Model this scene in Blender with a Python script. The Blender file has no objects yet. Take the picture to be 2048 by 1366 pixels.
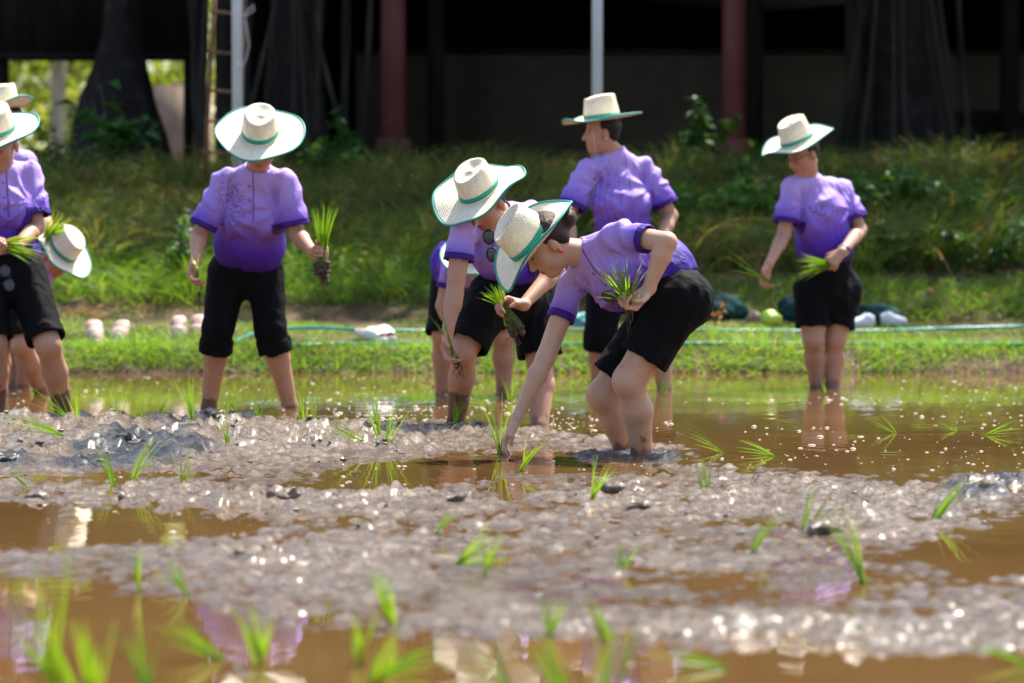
import bpy, math, time
import numpy as np
from mathutils import Vector, Matrix
T0 = time.time()
rng = np.random.default_rng(7)

# ------------------------------------------------------------------ camera, sky, sun, exposure
F, CX, CY, HC, YH = 5690.0, 1024.0, 683.0, 0.75, 499.0
PITCH = math.atan((CY - YH) / F)
scene = bpy.context.scene
cam_d = bpy.data.cameras.new('camera'); cam = bpy.data.objects.new('camera', cam_d)
scene.collection.objects.link(cam); scene.camera = cam
cam.location = (0, 0, HC); cam.rotation_euler = (math.pi / 2 - PITCH, 0, 0)
cam_d.sensor_width = 36; cam_d.lens = F / 2048 * 36; cam_d.clip_end = 500; cam_d.clip_start = .1
cam_d.dof.use_dof = True; cam_d.dof.focus_distance = 10.5; cam_d.dof.aperture_fstop = 2.9
SUN = Vector((.34, .46, .95)).normalized()
w = bpy.data.worlds.new('World'); scene.world = w; w.use_nodes = True
nt = w.node_tree
sky = nt.nodes.new('ShaderNodeTexSky'); sky.sky_type = 'NISHITA'; sky.sun_disc = False
sky.sun_elevation = math.asin(SUN.z); sky.sun_rotation = math.atan2(SUN.x, SUN.y)
sky.dust_density = 2.0; sky.air_density = 1.0
bg = nt.nodes['Background']; bg.inputs[1].default_value = .14
nt.links.new(sky.outputs[0], bg.inputs[0])
sd = bpy.data.lights.new('sun', 'SUN'); sd.energy = 5.0; sd.angle = math.radians(.6); sd.color = (1, .95, .86)
sun = bpy.data.objects.new('sun', sd); scene.collection.objects.link(sun)
sun.rotation_euler = SUN.to_track_quat('Z', 'Y').to_euler(); sun.location = (5, 8, 20)
vs = scene.view_settings; vs.view_transform = 'Standard'; vs.look = 'None'; vs.gamma = 1; vs.exposure = 1.15
scene.cycles.use_denoising = True
scene.cycles.max_bounces = 8; scene.cycles.transparent_max_bounces = 8
scene.cycles.sample_clamp_indirect = 6; scene.cycles.caustics_reflective = False; scene.cycles.caustics_refractive = False

# ------------------------------------------------------------------ pixel helpers
_c, _s = math.cos(PITCH), math.sin(PITCH)
def P(px, py, Y):
    d = np.array([px - CX, F * _c + (CY - py) * _s, (CY - py) * _c - F * _s])
    return np.array([0, 0, HC]) + d * (Y / d[1])
def G(px, py, z=0.0):
    d = np.array([px - CX, F * _c + (CY - py) * _s, (CY - py) * _c - F * _s])
    return np.array([0, 0, HC]) + d * ((z - HC) / d[2])
def nrm(v):
    v = np.asarray(v, float); return v / np.linalg.norm(v)

# ------------------------------------------------------------------ object helpers
COL = scene.collection
def link(o, parent=None, mat=None):
    COL.objects.link(o)
    if parent is not None: o.parent = parent
    if mat is not None: o.data.materials.append(mat)
    return o
def tag(o, label=None, cat=None, group=None, kind=None):
    if label: o['label'] = label
    if cat: o['category'] = cat
    if group: o['group'] = group
    if kind: o['kind'] = kind
    return o
def empty(name, loc=(0, 0, 0), rz=0):
    o = bpy.data.objects.new(name, None); COL.objects.link(o); o.empty_display_size = .1
    o.location = tuple(float(v) for v in loc); o.rotation_euler = (0, 0, rz); return o
def mesh_np(name, V, Fq, smooth=True):
    V = np.asarray(V, np.float32); Fq = np.asarray(Fq, np.int32)
    me = bpy.data.meshes.new(name); n = Fq.shape[1]
    me.vertices.add(len(V)); me.vertices.foreach_set('co', V.ravel())
    me.loops.add(Fq.size); me.loops.foreach_set('vertex_index', Fq.ravel())
    me.polygons.add(len(Fq)); me.polygons.foreach_set('loop_start', np.arange(0, Fq.size, n, dtype=np.int32))
    me.polygons.foreach_set('loop_total', np.full(len(Fq), n, np.int32))
    me.update(calc_edges=True); me.validate()
    if smooth: me.polygons.foreach_set('use_smooth', np.ones(len(me.polygons), bool))
    return me
def vattr(me, name, arr):
    a = me.attributes.new(name, 'FLOAT_VECTOR', 'POINT')
    a.data.foreach_set('vector', np.asarray(arr, np.float32).ravel())
def obj(name, V, Fq, mat, parent=None, smooth=True, attrs=None, off=None):
    V = np.asarray(V, float)
    if off is not None: V = V - off
    me = mesh_np(name, V, Fq, smooth)
    if attrs:
        for k, a in attrs.items(): vattr(me, k, a)
    return link(bpy.data.objects.new(name, me), parent, mat)
class MB:                                   # collects quads
    def __init__(s): s.V = []; s.F = []; s.n = 0
    def add(s, V, Fq):
        V = np.asarray(V, float); s.V.append(V); s.F.append(np.asarray(Fq, int) + s.n); s.n += len(V); return s
    def box(s, lo, hi):
        x0, y0, z0 = lo; x1, y1, z1 = hi
        V = [(x0, y0, z0), (x1, y0, z0), (x1, y1, z0), (x0, y1, z0), (x0, y0, z1), (x1, y0, z1), (x1, y1, z1), (x0, y1, z1)]
        return s.add(V, [(0, 3, 2, 1), (4, 5, 6, 7), (0, 1, 5, 4), (1, 2, 6, 5), (2, 3, 7, 6), (3, 0, 4, 7)])
    def tube(s, pts, rad, n=10, closed=False):
        pts = np.asarray(pts, float); m = len(pts)
        rad = np.broadcast_to(np.asarray(rad, float), (m,))
        tg = np.gradient(pts, axis=0)
        if closed: tg = np.roll(pts, -1, 0) - np.roll(pts, 1, 0)
        up = np.array([0, 0, 1.0]); V = []; prev = None
        for i in range(m):
            t = tg[i] / (np.linalg.norm(tg[i]) + 1e-9)
            if prev is None:
                a = np.cross(t, up); a = np.cross(t, [1, 0, 0]) if np.linalg.norm(a) < .2 else a
            else: a = prev - t * np.dot(prev, t)
            a /= np.linalg.norm(a); b = np.cross(t, a); prev = a
            th = np.linspace(0, 2 * math.pi, n, endpoint=False)
            V.append(pts[i] + rad[i] * (np.cos(th)[:, None] * a + np.sin(th)[:, None] * b))
        V = np.concatenate(V); Fq = []
        for i in range(m if closed else m - 1):
            j = (i + 1) % m
            for k in range(n): l = (k + 1) % n; Fq.append((i * n + k, i * n + l, j * n + l, j * n + k))
        base = len(V)
        if not closed:
            V = np.vstack([V, pts[0], pts[-1]])
            for k in range(0, n, 2):
                Fq.append((base, (k + 2) % n, (k + 1) % n, k)); e = (m - 1) * n
                Fq.append((base + 1, e + k, e + (k + 1) % n, e + (k + 2) % n))
        return s.add(V, Fq)
    def lathe(s, prof, n=24, c=(0, 0, 0), sx=1, sy=1):
        th = np.linspace(0, 2 * math.pi, n, endpoint=False); m = len(prof)
        V = np.concatenate([np.stack([r * sx * np.cos(th), r * sy * np.sin(th), np.full(n, z)], 1) for r, z in prof]) + np.asarray(c)
        Fq = [(i * n + k, i * n + (k + 1) % n, (i + 1) * n + (k + 1) % n, (i + 1) * n + k) for i in range(m - 1) for k in range(n)]
        return s.add(V, Fq)
    def ball(s, c, r, R=None, n=10):
        ph = np.linspace(-math.pi / 2 + .05, math.pi / 2 - .05, n // 2 + 2)
        b = MB().lathe([(math.cos(p), math.sin(p)) for p in ph], n)
        V = np.concatenate(b.V) * np.asarray(r)
        if R is not None: V = V @ np.asarray(R)
        return s.add(V + np.asarray(c), np.concatenate(b.F))
    def build(s, name, mat, parent=None, smooth=True, attrs=None):
        return obj(name, np.concatenate(s.V), np.concatenate(s.F), mat, parent, smooth, attrs)

# ------------------------------------------------------------------ noise
def vnoise(x, y, seed=0):
    xi = np.floor(x).astype(np.int64); yi = np.floor(y).astype(np.int64); fx = x - xi; fy = y - yi
    fx = fx * fx * fx * (fx * (fx * 6 - 15) + 10); fy = fy * fy * fy * (fy * (fy * 6 - 15) + 10)
    def h(a, b):
        n = (a * 374761393 + b * 668265263 + seed * 974711) & 0x7fffffff
        n = ((n ^ (n >> 13)) * 1274126177) & 0x7fffffff
        return ((n ^ (n >> 16)) & 0xffff) / 65535.0
    return (h(xi, yi) * (1 - fx) + h(xi + 1, yi) * fx) * (1 - fy) + (h(xi, yi + 1) * (1 - fx) + h(xi + 1, yi + 1) * fx) * fy
def fbm(x, y, o=4, seed=0, gain=.5):
    t = 0; a = 1; s = 0
    for i in range(o):
        t = t + a * (vnoise(x * 2 ** i + 17.3 * i, y * 2 ** i - 9.1 * i, seed + i) - .5); s += a; a *= gain
    return t / s * 2

# ------------------------------------------------------------------ materials
MATS = {}
def mat(name, color=(.5, .5, .5), rough=.6, spec=.5, **kw):
    if name in MATS: return MATS[name]
    m = bpy.data.materials.new(name); m.use_nodes = True; MATS[name] = m
    b = m.node_tree.nodes['Principled BSDF']
    b.inputs['Base Color'].default_value = (*color, 1); b.inputs['Roughness'].default_value = rough
    b.inputs['Specular IOR Level'].default_value = spec
    for k, v in kw.items(): b.inputs[k].default_value = v
    return m
class NB:                                   # small node-builder
    def __init__(s, m): s.t = m.node_tree; s.b = s.t.nodes['Principled BSDF']; s.out = s.t.nodes['Material Output']
    def n(s, typ, **kw):
        nd = s.t.nodes.new(typ)
        for k, v in kw.items():
            if hasattr(nd, k): setattr(nd, k, v)
            else: nd.inputs[k.replace('_', ' ')].default_value = v
        return nd
    def l(s, a, b): s.t.links.new(a, b)
    def coord(s, scale=(1, 1, 1), which='Object'):
        tc = s.n('ShaderNodeTexCoord'); mp = s.n('ShaderNodeMapping'); mp.inputs['Scale'].default_value = scale
        s.l(tc.outputs[which], mp.inputs[0]); return mp.outputs[0]
    def noise(s, vec, scale, detail=4, rough=.5, dist=0):
        nd = s.n('ShaderNodeTexNoise'); nd.inputs['Scale'].default_value = scale; nd.inputs['Detail'].default_value = detail
        nd.inputs['Roughness'].default_value = rough; nd.inputs['Distortion'].default_value = dist
        s.l(vec, nd.inputs['Vector']); return nd.outputs['Fac']
    def ramp(s, fac, stops):
        nd = s.n('ShaderNodeValToRGB'); cr = nd.color_ramp
        while len(cr.elements) < len(stops): cr.elements.new(.5)
        for e, (p, c) in zip(cr.elements, stops): e.position = p; e.color = (*c, 1)
        s.l(fac, nd.inputs[0]); return nd.outputs[0]
    def math(s, op, a, b=None, clamp=False):
        nd = s.n('ShaderNodeMath'); nd.operation = op; nd.use_clamp = clamp
        for i, v in enumerate((a, b)):
            if v is None: continue
            if isinstance(v, (int, float)): nd.inputs[i].default_value = v
            else: s.l(v, nd.inputs[i])
        return nd.outputs[0]
    def mix(s, fac, a, b):
        nd = s.n('ShaderNodeMix'); nd.data_type = 'RGBA'
        for i, v in ((0, fac), (6, a), (7, b)):
            if isinstance(v, (int, float)): nd.inputs[i].default_value = v
            elif isinstance(v, tuple): nd.inputs[i].default_value = (*v, 1)
            else: s.l(v, nd.inputs[i])
        return nd.outputs[2]
    def attr(s, name): return s.n('ShaderNodeAttribute', attribute_name=name).outputs
    def sep(s, v):
        nd = s.n('ShaderNodeSeparateXYZ'); s.l(v, nd.inputs[0]); return nd.outputs
    def bump(s, h, strength=.3, dist=.01):
        nd = s.n('ShaderNodeBump'); nd.inputs['Strength'].default_value = strength; nd.inputs['Distance'].default_value = dist
        s.l(h, nd.inputs['Height']); s.l(nd.outputs[0], s.b.inputs['Normal']); return nd
    def color(s, c): s.l(c, s.b.inputs['Base Color'])
def leafy(name, rough=.45, trans=.45, gain=1.0):
    """plant surface coloured by the vertex attribute 'col', partly translucent"""
    m = mat(name, rough=rough); q = NB(m); c = q.attr('col')[0]; q.color(c)
    tr = q.n('ShaderNodeBsdfTranslucent')
    mixc = q.n('ShaderNodeMix'); mixc.data_type = 'RGBA'; mixc.blend_type = 'MULTIPLY'; mixc.inputs[0].default_value = 1
    q.l(c, mixc.inputs[6]); mixc.inputs[7].default_value = (1.25 * gain, 1.15 * gain, .5 * gain, 1)
    q.l(mixc.outputs[2], tr.inputs[0])
    ms = q.n('ShaderNodeMixShader'); ms.inputs[0].default_value = trans
    q.l(q.b.outputs[0], ms.inputs[1]); q.l(tr.outputs[0], ms.inputs[2]); q.l(ms.outputs[0], q.out.inputs[0]); return m
LEAF = leafy('leaf'); GRASS = leafy('grass', .5, .5); RICE = leafy('rice', .4, .5)

m_skin = mat('skin', rough=.5, spec=.4); q = NB(m_skin); co = q.coord()
cl = q.attr('col')[0]; nz = q.noise(co, 35, 3)
zz_ = q.sep(co)[2]; lowm = q.math('MULTIPLY', q.math('SUBTRACT', .30, zz_, True), 2.6, True)
sp = q.math('MULTIPLY', q.math('GREATER_THAN', q.noise(co, 60, 3, .6), .66), lowm)
sk1 = q.mix(q.math('MULTIPLY', nz, .35), cl, (.42, .19, .12)); sk2 = q.mix(q.math('MULTIPLY', q.math('SUBTRACT', q.noise(co, 12, 3), .5, True), 1.6), sk1, (.38, .15, .09))
q.color(q.mix(sp, sk2, (.12, .085, .06)))
m_skin.node_tree.nodes['Principled BSDF'].inputs['Subsurface Weight'].default_value = .12
m_skin.node_tree.nodes['Principled BSDF'].inputs['Subsurface Radius'].default_value = (.012, .005, .003)
m_skin.node_tree.nodes['Principled BSDF'].inputs['Subsurface Scale'].default_value = .6
q.bump(q.noise(co, 260, 2), .12, .002)

m_shirt = mat('shirt_cloth', rough=.62, spec=.3); q = NB(m_shirt)
m_shirt.node_tree.nodes['Principled BSDF'].inputs['Sheen Weight'].default_value = .0
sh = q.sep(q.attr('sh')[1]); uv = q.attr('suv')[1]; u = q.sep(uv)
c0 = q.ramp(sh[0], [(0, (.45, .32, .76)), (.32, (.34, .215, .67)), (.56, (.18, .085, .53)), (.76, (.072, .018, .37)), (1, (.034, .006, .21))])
warp = q.n('ShaderNodeVectorMath', operation='ADD'); nzc = q.n('ShaderNodeTexNoise'); nzc.inputs['Scale'].default_value = 30
q.l(uv, nzc.inputs['Vector']); sc = q.n('ShaderNodeVectorMath', operation='SCALE'); sc.inputs['Scale'].default_value = .03
q.l(nzc.outputs['Color'], sc.inputs[0]); q.l(uv, warp.inputs[0]); q.l(sc.outputs[0], warp.inputs[1])
vo = q.n('ShaderNodeTexVoronoi'); vo.feature = 'DISTANCE_TO_EDGE'; vo.inputs['Scale'].default_value = 44; q.l(warp.outputs[0], vo.inputs['Vector'])
ln = q.math('LESS_THAN', vo.outputs['Distance'], .072)
q2 = q.math('MULTIPLY', ln, q.math('MULTIPLY', sh[2], .62))
c1 = q.mix(q2, c0, (.10, .045, .30))
pl = q.math('MULTIPLY', q.math('LESS_THAN', q.math('ABSOLUTE', q.math('ADD', u[0], -.012)), .0035), q.math('MULTIPLY', q.math('LESS_THAN', u[1], .20), q.math('GREATER_THAN', u[2], .02)))
c1 = q.mix(q.math('MULTIPLY', pl, .8), c1, (.08, .03, .25))
c2 = q.mix(q.math('MULTIPLY', q.math('GREATER_THAN', sh[1], .5), 1.0), c1, (.040, .007, .19))
q.color(c2)
co = q.coord(); hgt = q.math('ADD', q.math('MULTIPLY', q.noise(q.coord((1, 1, .55)), 13, 3, .5, 1.6), 2.0), q.math('MULTIPLY', q.noise(co, 420, 1), .10))
q.bump(hgt, .5, .012)

m_black = mat('black_cloth', (.0042, .0040, .0050), .8, .12); q = NB(m_black); co = q.coord()
m_black.node_tree.nodes['Principled BSDF'].inputs['Sheen Weight'].default_value = .0
q.bump(q.math('ADD', q.math('MULTIPLY', q.noise(co, 11, 2, .4, 1.2), 2.0), q.math('MULTIPLY', q.noise(co, 300, 1), .15)), .55, .012)

m_hair = mat('hair', (.009, .006, .005), .5, .3); q = NB(m_hair)
q.bump(q.noise(q.coord((30, 120, 30)), 3, 2), .5, .01)
m_hairb = mat('hair_brown', (.040, .014, .007), .5, .25); q = NB(m_hairb)
q.bump(q.noise(q.coord((30, 120, 30)), 3, 2), .5, .01)

m_straw = mat('straw', rough=.7, spec=.25); q = NB(m_straw)
uvo = q.attr('suv')[1]
mp = q.n('ShaderNodeMapping'); mp.inputs['Scale'].default_value = (1, 1, 1); q.l(uvo, mp.inputs[0])
wv = q.n('ShaderNodeTexWave'); wv.wave_type = 'BANDS'; wv.bands_direction = 'Y'; wv.inputs['Scale'].default_value = 32; wv.inputs['Distortion'].default_value = 4.5
wv.inputs['Detail'].default_value = 3; wv.inputs['Detail Scale'].default_value = 1.6; q.l(mp.outputs[0], wv.inputs['Vector'])
wv2 = q.n('ShaderNodeTexWave'); wv2.wave_type = 'BANDS'; wv2.bands_direction = 'DIAGONAL'; wv2.inputs['Scale'].default_value = 60; wv2.inputs['Distortion'].default_value = 5
q.l(mp.outputs[0], wv2.inputs['Vector'])
nz = q.noise(mp.outputs[0], 38, 5, .65, 1.0)
fac = q.math('ADD', q.math('MULTIPLY', wv.outputs['Fac'], .22), q.math('ADD', q.math('MULTIPLY', wv2.outputs['Fac'], .22), q.math('MULTIPLY', nz, .66)))
q.color(q.ramp(fac, [(.20, (.46, .32, .16)), (.36, (.69, .56, .36)), (.5, (.80, .70, .51)), (.8, (.88, .81, .67))]))
q.bump(fac, .6, .005)
m_teal = mat('teal_ribbon', (.0, .27, .19), .5)
m_string = mat('cord_white', (.7, .68, .62), .6)

# ------------------------------------------------------------------ signed-distance modelling
class SDF:
    def __init__(s): s.ops = []
    def u(s, p, k=.02): s.ops.append(('u', p, k)); return s
    def cut(s, p, k=.006): s.ops.append(('s', p, k)); return s
    def mesh(s, h, disp=None, relax=1):
        lo = np.min([p[1] for t, p, k in s.ops if t == 'u'], 0) - 3 * h - .012
        hi = np.max([p[2] for t, p, k in s.ops if t == 'u'], 0) + 3 * h + .012
        n = np.ceil((hi - lo) / h).astype(int) + 1
        ax = [(lo[i] + h * np.arange(n[i])).astype(np.float32) for i in range(3)]
        D = np.full(n, .12, np.float32)
        full = lambda: disp(ax[0][:, None, None], ax[1][None, :, None], ax[2][None, None, :]).astype(np.float32)
        for t, p, k in s.ops:
            if t == 's' and disp is not None: D += full(); disp = None
            mg = k + 2.5 * h + .012
            i0 = np.maximum(0, np.floor((p[1] - mg - lo) / h).astype(int)); i1 = np.minimum(n, np.ceil((p[2] + mg - lo) / h).astype(int) + 1)
            if np.any(i1 <= i0): continue
            sl = tuple(slice(a, b) for a, b in zip(i0, i1))
            d = p[0](ax[0][sl[0]][:, None, None], ax[1][sl[1]][None, :, None], ax[2][sl[2]][None, None, :])
            o = D[sl]
            if t == 'u':
                hh = np.clip(.5 + .5 * (o - d) / k, 0, 1); D[sl] = o + (d - o) * hh - k * hh * (1 - hh)
            else:
                hh = np.clip(.5 - .5 * (o + d) / k, 0, 1); D[sl] = o + (-d - o) * hh + k * hh * (1 - hh)
        if disp is not None: D += full()
        V, Q = surfnet(D); 
        for _ in range(relax): V = relaxv(V, Q)
        return V * h + lo, Q
def relaxv(V, Q):
    A = np.zeros_like(V); c = np.zeros(len(V))
    for i in range(4):
        for j in ((i + 1) % 4, (i + 3) % 4):
            for a in range(3): A[:, a] += np.bincount(Q[:, i], V[Q[:, j], a], len(V))
            c += np.bincount(Q[:, i], minlength=len(V))
    return V * .5 + .5 * A / np.maximum(c, 1)[:, None]
def surfnet(D):
    S = D < 0; n = np.array(D.shape) - 1
    cnt = np.zeros(n, np.int8)
    for a in (0, 1):
        for b in (0, 1):
            for c in (0, 1): cnt += S[a:a + n[0], b:b + n[1], c:c + n[2]]
    act = np.argwhere((cnt > 0) & (cnt < 8)); idx = np.full(n, -1, np.int64); idx[tuple(act.T)] = np.arange(len(act))
    acc = np.zeros((len(act), 3)); num = np.zeros(len(act))
    cs = [(a, b, c) for a in (0, 1) for b in (0, 1) for c in (0, 1)]
    val = {c: D[tuple((act + c).T)] for c in cs}
    for c in cs:
        for a in range(3):
            if c[a]: continue
            e = list(c); e[a] = 1; e = tuple(e); v0 = val[c]; v1 = val[e]; m = (v0 < 0) != (v1 < 0)
            t = np.where(m, v0 / np.where(m, v0 - v1, 1), 0); pos = np.tile(np.array(c, float), (len(act), 1)); pos[:, a] = t
            acc += pos * m[:, None]; num += m
    V = act + acc / np.maximum(num, 1)[:, None]
    Q = []
    for a in range(3):
        s0 = [slice(None)] * 3; s1 = [slice(None)] * 3; s0[a] = slice(0, -1); s1[a] = slice(1, None)
        A = S[tuple(s0)]; B = S[tuple(s1)]; e = np.argwhere(A != B); b, c = (a + 1) % 3, (a + 2) % 3
        e = e[(e[:, b] > 0) & (e[:, c] > 0) & (e[:, b] < n[b]) & (e[:, c] < n[c])]
        fl = A[tuple(e.T)]; o = [e.copy() for _ in range(4)]
        o[1][:, b] -= 1; o[2][:, b] -= 1; o[2][:, c] -= 1; o[3][:, c] -= 1
        ii = np.stack([idx[tuple(x.T)] for x in o], 1); ok = (ii >= 0).all(1); ii = ii[ok]; fl = fl[ok]
        ii[~fl] = ii[~fl][:, ::-1]; Q.append(ii)
    return V, np.concatenate(Q)
def cap(a, b, ra, rb=None, clipA=None, clipB=None):
    a = np.asarray(a, float); b = np.asarray(b, float); rb = ra if rb is None else rb; ab = b - a; L2 = max(ab @ ab, 1e-9); L = math.sqrt(L2); R = max(ra, rb)
    def f(x, y, z):
        x = x - a[0]; y = y - a[1]; z = z - a[2]
        tt = (x * ab[0] + y * ab[1] + z * ab[2]) / L2; t = np.clip(tt, 0, 1)
        d = np.sqrt((x - t * ab[0]) ** 2 + (y - t * ab[1]) ** 2 + (z - t * ab[2]) ** 2) - (ra + (rb - ra) * t)
        if clipB is not None: d = np.maximum(d, (tt - 1) * L - clipB)
        if clipA is not None: d = np.maximum(d, -tt * L - clipA)
        return d
    return (f, np.minimum(a, b) - R, np.maximum(a, b) + R)
def ecap(a, b, lat, r0, r1, clipB=None, clipA=None):
    a = np.asarray(a, float); b = np.asarray(b, float); ab = b - a; L = np.linalg.norm(ab); n = ab / L
    l = np.asarray(lat, float); l = nrm(l - n * (l @ n)); fr = np.cross(n, l); R = max(max(r0), max(r1))
    def f(x, y, z):
        x = x - a[0]; y = y - a[1]; z = z - a[2]
        tt = (x * n[0] + y * n[1] + z * n[2]) / L; t = np.clip(tt, 0, 1)
        U = x * l[0] + y * l[1] + z * l[2]; W = x * fr[0] + y * fr[1] + z * fr[2]; Z = (tt - t) * L
        ru = r0[0] + (r1[0] - r0[0]) * t; rw = r0[1] + (r1[1] - r0[1]) * t; rz = np.minimum(ru, rw)
        k0 = np.sqrt((U / ru) ** 2 + (W / rw) ** 2 + (Z / rz) ** 2) + 1e-6; k1 = np.sqrt((U / ru ** 2) ** 2 + (W / rw ** 2) ** 2 + (Z / rz ** 2) ** 2) + 1e-6
        d = k0 * (k0 - 1) / k1
        if clipB is not None: d = np.maximum(d, (tt - 1) * L - clipB)
        if clipA is not None: d = np.maximum(d, -tt * L - clipA)
        return d
    return (f, np.minimum(a, b) - R, np.maximum(a, b) + R)
def ell(c, r, X=(1, 0, 0), Y=(0, 1, 0), Z=(0, 0, 1)):
    c = np.asarray(c, float); A = np.array([X, Y, Z], float); R = max(r)
    def f(x, y, z):
        x = x - c[0]; y = y - c[1]; z = z - c[2]
        k0 = 0; k1 = 0
        for i in range(3):
            v = x * A[i, 0] + y * A[i, 1] + z * A[i, 2]; k0 = k0 + (v / r[i]) ** 2; k1 = k1 + (v / r[i] ** 2) ** 2
        k0 = np.sqrt(k0) + 1e-6; return k0 * (k0 - 1) / (np.sqrt(k1) + 1e-6)
    return (f, c - R, c + R)

def hand_ops(S, w, d, pn, side, curl=(60, 70, 45), spread=.0, sc=1.0, thumb=(.55, .55, .45), th2=None):
    """palm, four unequal bent fingers and a thumb from the side of the palm; returns the grip point and the across-axis"""
    d = nrm(d); pn = np.asarray(pn, float); pn = nrm(pn - d * (pn @ d)); lat = np.cross(d, pn) * side     # lat points to the thumb
    w = np.asarray(w, float)
    S.u(ecap(w - d * .01, w + d * .082 * sc, lat, (.026 * sc, .020 * sc), (.040 * sc, .0145 * sc)), .012)
    S.u(cap(w + d * .028 * sc + lat * .018 * sc + pn * .008, w + d * .055 * sc + lat * .022 * sc + pn * .012, .015 * sc, .012 * sc), .01)
    for i in range(4):
        o = 1.5 - i; Ls = np.array([.044, .027, .022]) * [1, 1.1, 1.03, .82][i] * sc
        p = w + d * (.086 - .004 * abs(o)) * sc + lat * o * .0195 * sc; an = 0; dd = nrm(d + lat * o * spread)
        for j in range(3):
            an += math.radians(curl[j] * (1 + .06 * (i - 1))); v = dd * math.cos(an) + pn * math.sin(an); qn = p + v * Ls[j]
            S.u(cap(p, qn, (.0092 - .0009 * j) * sc, (.0086 - .0009 * j) * sc), .0035); p = qn
    p = w + d * .026 * sc + lat * .026 * sc + pn * .006
    v = nrm(d * thumb[0] + lat * thumb[1] + pn * thumb[2]); qn = p + v * .042 * sc; S.u(cap(p, qn, .0125 * sc, .0105 * sc), .008)
    v2 = nrm(d * .75 + pn * .7 - lat * .15) if th2 is None else nrm(d * th2[0] + lat * th2[1] + pn * th2[2])
    S.u(cap(qn, qn + v2 * .030 * sc, .010 * sc, .0082 * sc), .004)
    return w + d * .088 * sc + pn * .030 * sc, lat

HSC = 1.0
def head_ops(S, c, f, up):
    f = nrm(f); up = nrm(np.asarray(up) - f * (np.asarray(up) @ f)); r = np.cross(f, up); A = (r, f, up)
    L = lambda x, y, z: c + r * x + f * y + up * z
    S.u(ell(L(0, -.012, .035), (.073, .092, .078), *A), .02)
    S.u(ell(L(0, .026, -.035), (.060, .060, .074), *A), .03)
    S.u(ell(L(0, .058, -.088), (.026, .024, .022), *A), .025)
    for sx in (-1, 1):
        S.u(ell(L(sx * .036, .048, -.03), (.028, .030, .034), *A), .02)
        S.cut(ell(L(sx * .032, .098, .008), (.020, .016, .012), *A), .012)
        S.u(ell(L(sx * .031, .072, .006), (.014, .013, .010), *A), .003)
        S.u(ell(L(sx * .076, -.006, -.012), (.009, .018, .029), *A), .006)
    S.u(cap(L(0, .080, .010), L(0, .101, -.026), .008, .0115), .008)
    for sx in (-1, 1): S.u(ell(L(sx * .011, .092, -.030), (.008, .010, .007), *A), .005)
    S.u(ell(L(0, .081, -.055), (.023, .011, .0062), *A), .004)
    S.u(ell(L(0, .080, -.066), (.020, .011, .0068), *A), .004)
    return L, A
def hcol(V, c, f, up, base, lips=(.42, .10, .09), mouth=0):
    f = nrm(f); up = nrm(np.asarray(up) - f * (np.asarray(up) @ f)); r = np.cross(f, up)
    q_ = V - c; x = q_ @ r; y = q_ @ f; z = q_ @ up; C = np.tile(np.asarray(base, float), (len(V), 1))
    near = (np.abs(x) < .1) & (np.abs(z) < .13) & (np.abs(y) < .13)
    def blend(m, col):
        m = np.clip(m, 0, 1)[:, None]; C[:] = C * (1 - m) + np.asarray(col) * m
    fr = near & (y > .05)
    blend(fr * np.clip(1.4 - ((x / .023) ** 2 + ((z + .060) / .013) ** 2), 0, 1), lips)
    if mouth: blend(fr * np.clip(1.6 - ((x / .018) ** 2 + ((z + .0605) / .006) ** 2), 0, 1), (.30, .02, .03))
    for sx in (-1, 1):
        blend(fr * np.clip(1.4 - (((x - sx * .031) / .015) ** 2 + ((z - .006) / .005) ** 2), 0, 1), (.03, .02, .015))
        blend(fr * .8 * np.clip(1.4 - (((x - sx * .033) / .02) ** 2 + ((z - .026 + 6 * (np.abs(x) - .033) ** 2) / .0045) ** 2), 0, 1), (.04, .025, .02))
        blend(near * .5 * np.clip(1.2 - (((x - sx * .042) / .022) ** 2 + ((z + .03) / .022) ** 2 + ((y - .06) / .04) ** 2), 0, 1), (base[0] * 1.05, base[1] * .78, base[2] * .75))
    return C

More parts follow.
